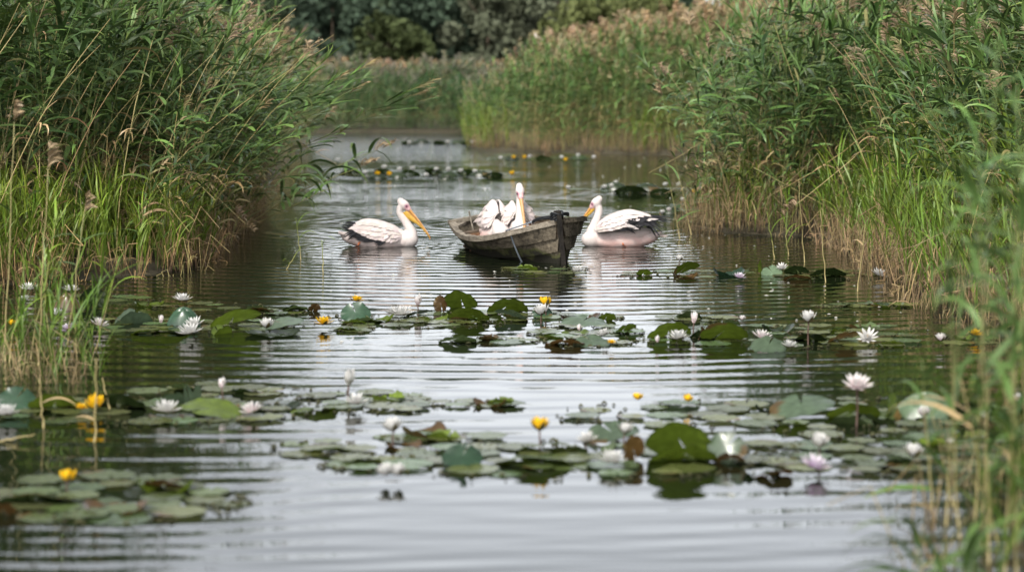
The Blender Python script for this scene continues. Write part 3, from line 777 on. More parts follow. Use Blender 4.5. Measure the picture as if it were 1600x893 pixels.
def pelican(loc, rz, label, cfg, seed):
    g = np.random.default_rng(seed)
    root = empty("pelican", loc, rz); tag(root, label, "pelican", "white pelicans")
    dz, pit = cfg.get("dz", 0), cfg.get("pitch", 0)
    cp, sp = math.cos(pit), math.sin(pit)
    def T(p):
        x, y, z = p; z = z - .1
        return np.array([x * cp - z * sp, y, x * sp + z * cp + .1 + dz])
    bl = [((.02, 0, .08), (.42, .175, .145), (0, 0, 0)), ((.40, 0, .09), (.15, .125, .125), (0, 0, 0)), ((-.33, 0, .10), (.20, .125, .095), (0, R(12), 0)),
          ((0, 0, .19), (.30, .135, .10), (0, R(4), 0)), ((.22, 0, .15), (.18, .13, .10), (0, 0, 0)), ((-.46, 0, .15), (.12, .085, .035), (0, R(18), 0))]
    if cfg.get("flank"): bl.append(((-.08, 0, .17), (.36, .17, .11), (0, R(3), 0)))
    blobs = [(tuple(T(c)), r, (e[0], e[1] - pit, e[2])) for c, r, e in bl]
    nk = np.array(cfg["neck"]); nr = np.array(cfg["neck_r"]); kk = np.linspace(0, 1, len(nk)); tt = np.linspace(0, 1, 46)
    cn = smooth_interp(kk, nk, tt); rn = smooth_interp(kk, nr, tt)
    for c, r in zip(cn, rn): blobs.append((tuple(c), (r, r * .92, r), (0, 0, 0)))
    hc = np.array(cfg["head"]); bd = unit(np.array(cfg["bill_dir"])); bl_ = cfg["bill_len"]
    yaw, pt = math.atan2(bd[1], bd[0]), math.asin(bd[2])
    fd = unit(bd + np.array([bd[0], bd[1], 0]) * .8)        # the skull lies flatter than the bill
    fe = (0, -math.asin(fd[2]), math.atan2(fd[1], fd[0]))
    blobs.append((tuple(hc), (.088, .058, .064), fe)); blobs.append((tuple(hc + fd * .062 - np.array([0, 0, .012])), (.062, .040, .043), fe))
    blobs.append((tuple(hc - fd * .055 + np.array([0, 0, .012])), (.05, .045, .048), fe))
    me = blob_mesh("body", blobs)
    side_h = unit(np.cross(bd, [0, 0, 1]))
    eye_c = hc + fd * .052 + np.array([0, 0, .010])
    def colour(v):
        c = np.repeat(WHITE[None], len(v), 0)
        nzv = .5 + .5 * np.sin(v[:, 0] * 23 + 2 * np.sin(v[:, 2] * 31)) * np.sin(v[:, 1] * 27 + v[:, 0] * 11)
        low = np.clip((.24 + dz - v[:, 2]) / .2, 0, 1) * np.clip((.42 - v[:, 0]) / .2, 0, 1)
        k = (cfg.get("pink", .35) * low * (.5 + .5 * nzv))[:, None]
        c = c * (1 - k) + PINK * k
        dn = np.linalg.norm(v - (hc + fd * .075 - [0, 0, .005]), axis=1); k = np.clip((.075 - dn) / .03, 0, 1)[:, None] * .85
        c = c * (1 - k) + np.array([.70, .42, .42]) * k
        de = np.minimum(np.linalg.norm(v - (eye_c + side_h * .045), axis=1), np.linalg.norm(v - (eye_c - side_h * .045), axis=1)); k = np.clip((.04 - de) / .022, 0, 1)[:, None] * .8
        return c * (1 - k) + np.array([.42, .15, .24]) * k
    set_col(me, colour); me.materials.append(M_FEATHER); link("body", me, root)
    for s in (-1, 1):
        bm = bmesh.new(); pe = eye_c + s * side_h * .046
        bmesh.ops.create_uvsphere(bm, u_segments=10, v_segments=8, radius=.0115, matrix=Matrix.Translation(pe)); em = bpy.data.meshes.new("eye"); bm.to_mesh(em); bm.free()
        set_col(em, lambda v: np.repeat(np.array([[.02, .006, .006]]), len(v), 0)); em.materials.append(M_HORN); link("eye", em, root)
    # bill
    b0 = hc + fd * .095 - np.array([0, 0, .012]); t = np.linspace(0, 1, 16)
    up = unit(np.cross(side_h, bd)); up = up if up[2] > 0 else -up
    axis = b0 + bd * (bl_ * t[:, None]) + up * (.012 * np.sin(t * math.pi))[:, None] - up * (.014 * np.clip((t - .93) / .07, 0, 1) ** 2)[:, None]
    wv_ = smooth_interp([0, .15, .6, .9, 1], [.026, .022, .017, .017, .004], t); hv = smooth_interp([0, .15, .6, .9, 1], [.022, .016, .010, .008, .004], t)
    a = np.linspace(0, 2 * math.pi, 10, endpoint=False)
    G = axis[:, None] + side_h * (np.cos(a)[None] * wv_[:, None])[..., None] + up * (np.sin(a)[None] * hv[:, None])[..., None]
    ridge = np.clip(np.sin(a), 0, 1)[None, :, None]
    cb = np.array([.66, .33, .09])[None, None] * (1 - .35 * ridge) + np.array([.22, .22, .25])[None, None] * .35 * ridge * np.ones((16, 10, 1))
    cb[-1] = (.22, .07, .03); cb[-2] = (.5, .2, .05)
    mb = MB(); mb.grid(G, cb, wrap=True); mb.build("bill", [M_HORN], root)
    # lower mandible with the throat pouch
    dpt = smooth_interp([0, .12, .3, .5, .75, 1], np.array([.085, .10, .072, .036, .016, .006]) * cfg.get("pouch", 1), t)
    wd2 = smooth_interp([0, .15, .6, 1], [.026, .024, .016, .004], t)
    ax2 = axis - up * (hv * .9)[:, None]
    rr = np.linspace(0, 1, 9)
    G = []
    for i in range(16):
        ring = []
        for q in np.concatenate([rr, rr[-2:0:-1]]): pass
        th = np.linspace(0, 2 * math.pi, 12, endpoint=False)
        for q in th:
            yv = math.cos(q) * wd2[i] * (1 - .45 * (0.5 - .5 * math.sin(q))); zv = (math.sin(q) - 1) * .5 * dpt[i]
            ring.append(ax2[i] + side_h * yv + up * zv - bd * (0.03 * (0.5 - .5 * math.sin(q)) * (1 - t[i])))
        G.append(ring)
    cp2 = np.repeat(np.repeat(np.array([[[.60, .36, .055]]]), 16, 0), 12, 1) * (1 - .25 * t)[:, None, None]
    cp2[:, 2:5] = (.36, .17, .06)
    mb = MB(); mb.grid(np.array(G), cp2, wrap=True); mb.build("throat_pouch", [M_HORN], root)
    # wings
    ta, tp, bt = cfg["wing_a"], np.array(cfg["wing_top"]), np.array(cfg["wing_bot"])
    for s in (-1, 1):
        y0, y1, y2 = cfg["wing_y"]
        if cfg.get("asym") and s == cfg["asym"][0]: y0, y1, y2 = cfg["asym"][1]
        def S(a, b):
            tpv, btv = smooth_interp(ta, tp, [a])[0], smooth_interp(ta, bt, [a])[0]
            xz = tpv * (1 - b) + btv * b
            y = (1 - b) ** 2 * y0 + 2 * b * (1 - b) * y1 + b * b * y2
            y *= (.55 + .45 * min(1, a / .25)) * (1 - .25 * max(0, a - .6))
            return T(np.array([xz[0], s * y, xz[1] + .03 * math.sin(b * math.pi) * 0]))
        A = np.linspace(0, 1, 22); Bv = np.linspace(0, 1, 10)
        out_ = np.array([[S(q, r_) for r_ in Bv] for q in A])
        inn = out_ - np.array([0, s * .022, .006])
        mb = MB(); G = np.concatenate([out_, inn[:, ::-1]], 1)
        cw = WHITE[None, None] * (1 - .06 * np.sin(np.arange(22) * 2.1)[:, None, None]) * np.ones((22, 20, 1))
        mb.grid(G, cw, wrap=True)
        def nrm(a, b):
            e = .02; n_ = np.cross(S(min(a + e, 1), b) - S(max(a - e, 0), b), S(a, min(b + e, 1)) - S(a, max(b - e, 0))); n_ = unit(n_)
            return n_ if n_[1] * s > 0 else -n_
        for row, (b, n, L, Wd) in enumerate(((.22, 16, .10, .045), (.45, 18, .11, .042), (.68, 20, .12, .038), (.9, 24, .10, .030))):
            for i in range(n):
                a_ = np.clip((i + g.uniform(.1, .9)) / n, .03, .985)
                if row > 1 and a_ > 1.55 - .8 * b and cfg.get("cov"): continue
                p_ = S(a_, b); n_ = nrm(a_, b)
                dn_ = unit(S(a_, min(b + .1, 1)) - S(a_, max(b - .1, 0)) + (S(min(a_ + .06, 1), b) - S(max(a_ - .06, 0), b)) * (.5 + 1.3 * a_))
                sm_ = cfg.get("smooth", 1.0); cc = WHITE * (1 - sm_ * g.uniform(-.06, .17)) * np.array([1, g.uniform(.93, 1.0), g.uniform(.92, 1.0)])
                feather(mb, p_ + n_ * (.004 + .002 * row), dn_, n_, L * cfg.get("cov", 1) * (1 - .55 * a_ * (row > 2)) * g.uniform(.7, 1.15), Wd * g.uniform(.8, 1.2), cc, sm_ * g.uniform(-.16, .04))
        wing = mb.build("wing", [M_FEATHER], root)
        mb = MB()
        for i in range(26):      # dark flight feathers under the coverts
            a_ = .32 + .68 * (i + g.random()) / 26; b9 = .9 - (.35 * max(0, a_ - .6) / .4 if cfg.get("cov") else 0); p_ = S(a_, b9); n_ = nrm(a_, b9)
            dn_ = unit((S(a_, 1) - S(a_, .8)) + (S(min(a_ + .06, 1), .9) - S(max(a_ - .06, 0), .9)) * (.4 + 1.6 * a_))
            feather(mb, p_ + n_ * (.004 if cfg.get("cov") and a_ > .7 else -.006), dn_, n_, cfg["flight"] * g.uniform(.7, 1.05) * (.6 + .8 * a_), .032, BLACK * g.uniform(.6, 2.2), .02)
        if cfg.get("rag"):
            for i in range(110):
                a_ = g.uniform(.52, 1); b_ = g.uniform(1.08 - .74 * a_, 1); p_ = S(a_, b_); n_ = nrm(a_, b_)
                dn_ = unit((S(a_, 1) - S(a_, .8)) + (S(1, b_) - S(.9, b_)) * g.uniform(.4, 2.2) + g.normal(0, .012, 3))
                feather(mb, p_ + n_ * g.uniform(.008, .02), dn_, n_, g.uniform(.09, .17), .03, (BLACK * g.uniform(.6, 2.2) if g.random() < .86 else WHITE * .7), g.uniform(-.3, .1))
        tipd = unit(S(1, .5) - S(.85, .5))
        for i in range(11):      # primaries past the wing's end
            b = .15 + .8 * i / 10; p_ = S(.96, b); n_ = nrm(.96, b)
            dn_ = unit(tipd * 1.2 + unit(S(.96, min(b + .1, 1)) - S(.96, b - .1)) * (-.2 + 1.3 * i / 10) + g.normal(0, .08, 3))
            feather(mb, p_ - n_ * .003, dn_, n_, cfg["prim"] * g.uniform(.7, 1.1), .028, BLACK * g.uniform(.6, 2.5), .03)
        mb.build("flight_feathers", [M_FEATHER], wing)
    # tail fan
    mb = MB(); tl = cfg.get("tail", (-.50, .165, -.58, .205))
    for i in range(11):
        q = (i - 5) / 5; p_ = T((-.42, q * .07, .15 - .01 * abs(q))); e_ = T((tl[2] + .05 * q * q, q * .13, tl[3] - .02 * q * q))
        feather(mb, p_ + np.array([0, 0, .002 * (i % 3)]), e_ - p_, np.array([0, q * .3, 1]), np.linalg.norm(e_ - p_) * g.uniform(.95, 1.05), .05, WHITE * g.uniform(.85, 1.0) * np.array([1, .93, .9]))
    mb.build("tail", [M_FEATHER], root)
    for fx, fy, fz, tx, tz in cfg.get("feet", []):
        mb = MB(); o3 = np.array([.62, .20, .085])
        mb.tube([T((fx + .05, fy * .8, fz + .07)), T((fx + .01, fy, fz + .03)), T((fx, fy, fz))], [.018, .015, .016], o3, n=6)
        heel = T((fx, fy, fz))
        G = []
        for i, q in enumerate(np.linspace(0, 1, 5)):
            G.append([heel + np.array([tx * q, (j - 2) / 2 * .05 * q + .004 * (j - 2), tz * q + (.004 if j % 2 == 0 else -.004)]) for j in range(5)])
        mb.grid(np.array(G), o3); mb.build("foot", [M_SKIN], root)
    return root
S1 = dict(neck=[(.40, 0, .08), (.455, 0, .16), (.415, 0, .27), (.345, 0, .38), (.292, 0, .46), (.300, 0, .535)], neck_r=[.12, .085, .062, .050, .044, .046],
          head=(.352, 0, .575), bill_dir=(.60, 0, -.80), bill_len=.50, pouch=1.15, pink=.3,
          wing_a=[0, .15, .35, .6, .8, 1], wing_top=[(.34, .19), (.25, .27), (.12, .325), (-.08, .375), (-.22, .372), (-.33, .32)],
          wing_bot=[(.33, .14), (.26, .105), (.16, .09), (-.02, .11), (-.16, .145), (-.29, .215)], wing_y=(.03, .20, .195), flight=.20, prim=.20,
          tail=(-.5, .165, -.57, .20), feet=[(-.27, .13, .015, -.07, -.03), (-.27, -.13, .015, -.07, -.03)])
p1 = at(592, 384); pelican((p1.x, p1.y, 0), R(-4), "pelican swimming alone beside the boat with its bill pointing down at the water", S1, 1)
S2 = dict(neck=[(.36, 0, .08), (.40, 0, .18), (.365, 0, .30), (.325, 0, .40), (.305, 0, .50), (.325, 0, .575)], neck_r=[.115, .085, .062, .055, .052, .05],
          head=(.345, 0, .605), bill_dir=(.50, -.28, -.80), bill_len=.48, pouch=.5, pink=.95, flank=True,
          wing_a=[0, .15, .35, .6, .8, 1], wing_top=[(.37, .25), (.29, .36), (.14, .44), (-.10, .505), (-.26, .48), (-.41, .43)],
          wing_bot=[(.36, .22), (.29, .22), (.12, .245), (-.06, .29), (-.20, .335), (-.36, .36)], wing_y=(.06, .27, .27), flight=.22, prim=.30, cov=.75, rag=True,
          tail=(-.5, .14, -.66, .15), feet=[(-.02, .16, .02, -.05, -.03), (.02, -.15, .02, -.05, -.03)])
p2 = at(970, 384); pelican((p2.x, p2.y, 0), R(180 + 3), "pelican with raised wings and ragged black feathers behind the bow of the boat", S2, 2)
S3 = dict(S2, rag=False, smooth=.6, dz=.16, pitch=R(10), pink=.8, neck=[(.33, 0, .28), (.375, 0, .40), (.365, 0, .52), (.34, 0, .63), (.325, 0, .73), (.34, 0, .79)], neck_r=[.11, .08, .062, .054, .05, .05],
          head=(.365, 0, .815), bill_dir=(.36, .07, -.93), bill_len=.47, pouch=.45, wing_y=(.08, .21, .19), flight=.03, prim=.04, cov=1,
          wing_top=[(.36, .34), (.32, .43), (.20, .49), (-.05, .50), (-.22, .46), (-.36, .40)], wing_bot=[(.36, .24), (.30, .20), (.14, .19), (-.06, .22), (-.20, .26), (-.34, .30)],
          feet=[(.05, .12, -.02, .09, 0), (.05, -.12, -.02, .09, 0)])
p3 = bw(-1.50, -0.05, .06)
pelican((p3[0] - .02, p3[1] + .2, .03), math.atan2(-math.cos(R(6)), math.sin(R(6))), "pelican sitting in the rowing boat and facing us with a long yellow bill", S3, 3)
S4 = dict(S3, smooth=.35, pink=1.15, neck=[(.33, 0, .27), (.34, -.02, .36), (.25, -.05, .42), (.14, -.06, .43)], neck_r=[.12, .09, .07, .055], head=(.06, -.05, .43), bill_dir=(-.94, .2, -.28), bill_len=.34, pouch=.3,
          wing_y=(.04, .20, .17), asym=None, wing_top=[(.36, .36), (.32, .47), (.20, .54), (-.05, .54), (-.22, .48), (-.36, .40)])
p4 = bw(-1.84, -.30, .06)
pelican((p4[0] + .02, p4[1] + .16, -.02), math.atan2(-math.cos(R(14)), math.sin(R(14))), "hunched pelican in the boat with its head tucked away behind its raised shoulder", S4, 4)
# white bird far off on the plumes
wb = at_depth(841, 60, 72)
mb = blob_mesh("body", [((0, 0, 0), (.22, .13, .13), (0, R(-25), 0)), ((.16, 0, .14), (.07, .06, .14), (0, R(10), 0)), ((.20, 0, .26), (.085, .055, .055), (0, 0, 0)), ((-.24, 0, -.08), (.14, .07, .04), (0, R(-25), 0))], .02, 4)
set_col(mb, lambda v: np.repeat(WHITE[None], len(v), 0)); mb.materials.append(M_FEATHER)
bird = empty("white_bird", wb, R(200)); bird.scale = (.55, .55, .55); tag(bird, "small white bird perched among the brown reed plumes", "bird")
link("body", mb, bird)
b2 = MB(); b2.tube([(.27, 0, .26), (.33, 0, .25), (.40, 0, .235)], [.02, .014, .004], (.55, .4, .12), n=6); b2.build("bill", [M_HORN], bird)
for s in (-1, 1):
    b3 = MB(); b3.tube([(-.02, .05 * s, -.08), (0, .05 * s, -.25), (0, .05 * s, -.42)], .012, (.05, .04, .03), n=6); b3.build("leg", [M_HORN], bird)
# ------------------------------------------------------------------ water lilies
def pad_mat():
    m, nt, p, out = new_mat("lily_pad")
    a = N(nt, "ShaderNodeAttribute", attribute_name="col")
    tc = N(nt, "ShaderNodeTexCoord")
    sp = N(nt, "ShaderNodeSeparateXYZ"); nt.links.new(tc.outputs["UV"], sp.inputs[0])
    nz = N(nt, "ShaderNodeTexNoise", Scale=14.0, Detail=4.0); nt.links.new(tc.outputs["Object"], nz.inputs["Vector"])
    oi = N(nt, "ShaderNodeObjectInfo")
    mr = N(nt, "ShaderNodeMapRange"); mr.inputs[1].default_value = .3; mr.inputs[2].default_value = .7; mr.inputs[3].default_value = .78; mr.inputs[4].default_value = 1.2
    nt.links.new(nz.outputs["Fac"], mr.inputs[0])
    mo = N(nt, "ShaderNodeMapRange"); mo.inputs[3].default_value = .7; mo.inputs[4].default_value = 1.3; nt.links.new(oi.outputs["Random"], mo.inputs[0])
    mm = N(nt, "ShaderNodeMath", operation='MULTIPLY'); nt.links.new(mr.outputs[0], mm.inputs[0]); nt.links.new(mo.outputs[0], mm.inputs[1])
    sc = N(nt, "ShaderNodeVectorMath", operation='SCALE'); nt.links.new(a.outputs["Color"], sc.inputs[0]); nt.links.new(mm.outputs[0], sc.inputs["Scale"])
    nt.links.new(sc.outputs[0], p.inputs["Base Color"]); p.inputs["Roughness"].default_value = .27; p.inputs["Specular IOR Level"].default_value = .8
    b = N(nt, "ShaderNodeBump", Strength=.15, Distance=.01); nt.links.new(nz.outputs["Fac"], b.inputs["Height"]); nt.links.new(b.outputs[0], p.inputs["Normal"])
    t = N(nt, "ShaderNodeBsdfTranslucent"); mx = N(nt, "ShaderNodeMixShader"); mx.inputs[0].default_value = .32
    nt.links.new(sc.outputs[0], t.inputs["Color"]); nt.links.new(p.outputs[0], mx.inputs[1]); nt.links.new(t.outputs[0], mx.inputs[2]); nt.links.new(mx.outputs[0], out.inputs["Surface"])
    return m
M_PAD = pad_mat()
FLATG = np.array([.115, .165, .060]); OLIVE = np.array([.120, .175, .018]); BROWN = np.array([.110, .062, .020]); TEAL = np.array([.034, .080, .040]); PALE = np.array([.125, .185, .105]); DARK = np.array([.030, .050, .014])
def pad_geo(g, r, col, shape="flat", rise=0.0, veins=True, n=44, rings=6):
    """a round leaf with a notch; rise bends or lifts it"""
    a0 = g.uniform(0, 6.28) if shape == "flat" else math.pi / 2 + g.uniform(-.6, .6)
    th = a0 + .09 + np.linspace(0, 2 * math.pi - .18, n)
    rr = np.linspace(0.02, 1, rings)
    edge = 1 + .02 * np.sin(th * 5 + g.uniform(0, 6)) + .009 * np.sin(th * 19 + g.uniform(0, 6)) + g.normal(0, .003, n)
    RX = rr[:, None] * edge[None] * r; x = RX * np.cos(th)[None]; y = RX * np.sin(th)[None]
    z = .004 * np.sin(th * 2 + g.uniform(0, 6))[None] * rr[:, None] + .006 * (np.sin(th * 7 + g.uniform(0, 6))[None] + .7 * np.sin(th * 13)[None]) * rr[:, None] ** 6 * (1 if shape == "flat" else .9)
    z = z + .004 * g.uniform(0, 1) * rr[:, None] ** 4
    vein = .5 + .5 * np.cos((th - a0) * 11)[None]
    C = np.asarray(col)[None, None] * (1 - (.20 * (1 - vein ** 6) * (rr[:, None] > .1)))[..., None] * np.ones((rings, n, 1))
    C = C * (1 - .25 * (rr[:, None, None] > .95))
    if g.random() < .25:
        k = g.integers(0, n - 8); C[-2:, k:k + 8] = np.array([.13, .085, .03])
    V = np.stack([x, y, z], -1)
    roll = 0
    if shape == "l": shape = "t" if np.allclose(np.asarray(col) / PALE, (np.asarray(col) / PALE)[0]) else "u"; roll = .30
    if shape in ("u", "t"):       # stiff leaf standing up out of the water, its near (u) or far (t) half raised
        tilt = math.asin(min(.97, rise / (2 * r * .8))) * (1 if shape == "t" else -1)
        y2 = V[..., 1] * .8; bow_ = .22 * (x ** 2) / r
        zz = V[..., 2] - bow_ + .10 * r
        V = np.stack([x, y2 * math.cos(tilt) - zz * math.sin(tilt), y2 * math.sin(tilt) + zz * math.cos(tilt)], -1)
    elif shape == "d":            # hood: middle up, rim down
        q = np.clip(1 - (x ** 2 + y ** 2) / r ** 2, 0, 1) ** .7 * (1 + .12 * np.sin(th * 3))[None]; V[..., 2] += rise * q; V[..., 1] *= .62
    elif shape == "c":            # rolled up along its length
        V[..., 2] += rise * (np.abs(y) / r) ** 1.6; V[..., 1] *= .55
    elif shape == "e":            # rim turned up like a tray
        q = (np.hypot(x, y) / r) ** 5; V[..., 2] += rise * q * (.6 + .4 * np.sin(th * 2 + 1)[None])
    elif shape == "l":            # one end lifted, the other in the water
        q = np.clip((x / r + 1) * .5, 0, 1); V[..., 2] += rise * q ** 1.3 - .14 * rise * (y / r) ** 2; V[..., 1] *= .7
    if roll: V = np.stack([V[..., 0] * math.cos(roll) - V[..., 2] * math.sin(roll), V[..., 1], V[..., 0] * math.sin(roll) + V[..., 2] * math.cos(roll)], -1)
    if shape != "flat":
        V[..., 2] -= V[..., 2].min()
        V[..., 2] *= (rise + .012) / V[..., 2].max(); V[..., 2] -= .012
    return V, C
def pad_mesh(g, r, col, shape="flat", rise=0.0):
    V, C = pad_geo(g, r, col, shape, rise)
    mb = MB(); mb.grid(V, C)
    return mb.mesh("lily_pad", [M_PAD])
g = np.random.default_rng(31)
FLAT = [pad_mesh(g, 1.0, FLATG * g.uniform(.85, 1.2) * np.array([g.uniform(.9, 1.3), 1, g.uniform(.8, 1.2)])) for i in range(12)]
for me in FLAT:      # flat variants are unit discs: keep their ripple small once scaled
    n = len(me.vertices); v = np.empty(n * 3, np.float32); me.vertices.foreach_get("co", v); v = v.reshape(-1, 3); v[:, 2] *= 2; me.vertices.foreach_set("co", v.ravel())
def scatter_pads(regions, where, group, rmin=.085, rmax=.16):
    used = []
    for (x0, x1, y0, y1, n) in regions:
        for i in range(int(n * 1.18)):
            for tries in range(40):
                a = g.uniform(0, 6.28); q = math.sqrt(g.random())
                px = (x0 + x1) / 2 + (x1 - x0) / 2 * q * math.cos(a); py = (y0 + y1) / 2 + (y1 - y0) / 2 * q * math.sin(a)
                p_ = at(px, py); r = g.uniform(rmin, rmax)
                if all((p_.x - u[0]) ** 2 + (p_.y - u[1]) ** 2 > (.66 * (r + u[2])) ** 2 for u in used): break
            else: continue
            used.append((p_.x, p_.y, r))
            ALLPADS.append((r * r / p_.y ** 3, p_, r, .005 + .004 * (len(used) % 5), g.normal(0, .012), g.normal(0, .012), g.uniform(0, 6.28), int(g.integers(0, 12)), where, group))
    return len(used)
npads = 0; ALLPADS = []
RAFTS = [
 ([(20, 250, 462, 476, 8), (60, 470, 497, 520, 26), (250, 420, 474, 486, 5), (380, 490, 484, 492, 5)], "in the raft at the foot of the grass bank", "by the grass bank"),
 ([(530, 960, 488, 503, 15), (540, 800, 500, 512, 10), (830, 1000, 505, 541, 14), (530, 590, 510, 520, 3), (690, 850, 528, 538, 5)], "in the raft straight below the rowing boat", "below the boat"),
 ([(1010, 1560, 520, 543, 24), (1100, 1440, 508, 520, 7), (1040, 1130, 495, 502, 4)], "in the raft around the tall stemmed white lily", "around the tall stemmed lily"),
 ([(975, 1420, 421, 438, 18), (780, 920, 417, 430, 7), (1270, 1420, 475, 480, 6)], "in the raft below the pelican with raised wings", "below the raised wings"),
 ([(-20, 470, 625, 662, 26), (220, 480, 600, 625, 7)], "in the raft with the long curled olive leaf", "around the curled leaf"),
 ([(470, 690, 612, 645, 13), (680, 810, 626, 636, 5), (420, 560, 690, 712, 5)], "in the loose raft under the white cup lily", "under the cup lily"),
 ([(590, 1230, 690, 748, 26), (600, 760, 678, 690, 5), (500, 640, 715, 735, 5)], "in the raft with the big standing olive leaves", "around the standing leaves"),
 ([(890, 1600, 622, 672, 24), (1180, 1600, 672, 742, 24)], "in the wide raft reaching the reeds in front", "reaching the front reeds"),
 ([(-40, 370, 745, 815, 22)], "in the raft around the lone yellow lily", "around the lone yellow lily"),
]
for reg, where, grp in RAFTS: npads += scatter_pads(reg, where, grp)
npads += scatter_pads([(530, 690, 266, 278, 9), (660, 810, 266, 277, 9), (820, 1090, 290, 300, 8), (1010, 1110, 320, 334, 5)], "on the far water behind the boat", "behind the boat", .14, .26)
npads += scatter_pads([(600, 760, 218, 227, 8), (770, 940, 240, 250, 8)], "at the far bend near the plumed reeds", "at the far bend", .3, .55)
ALLPADS.sort(key=lambda q: -q[0]); rest = MB()
for i, (_, p_, r, z, rx, ry, rz, vi, where, group) in enumerate(ALLPADS):
    if i < 146:
        o = link("lily_pad", FLAT[vi]); o.location = (p_.x, p_.y, z); o.scale = (r, r, r); o.rotation_euler = (rx, ry, rz)
        tag(o, "flat green lily pad floating " + where, "lily pad", "flat pads " + group)
    else:
        me = FLAT[vi]; n = len(me.vertices); v = np.empty(n * 3, np.float32); me.vertices.foreach_get("co", v); v = v.reshape(-1, 3) * r
        c = np.empty(n * 4, np.float32); me.attributes["col"].data.foreach_get("color", c); q = np.empty(len(me.loops), np.int32); me.loops.foreach_get("vertex_index", q)
        cs, sn = math.cos(rz), math.sin(rz)
        rest.add(np.stack([v[:, 0] * cs - v[:, 1] * sn + p_.x, v[:, 0] * sn + v[:, 1] * cs + p_.y, v[:, 2] + z], 1), q.reshape(-1, 4), c.reshape(-1, 4)[:, :3] * g.uniform(.75, 1.25))
tag(rest.build("lily_leaves", M_PAD), "small flat lily leaves filling the rafts between the larger pads", "lily leaves", kind="stuff")
print("flat pads", npads)
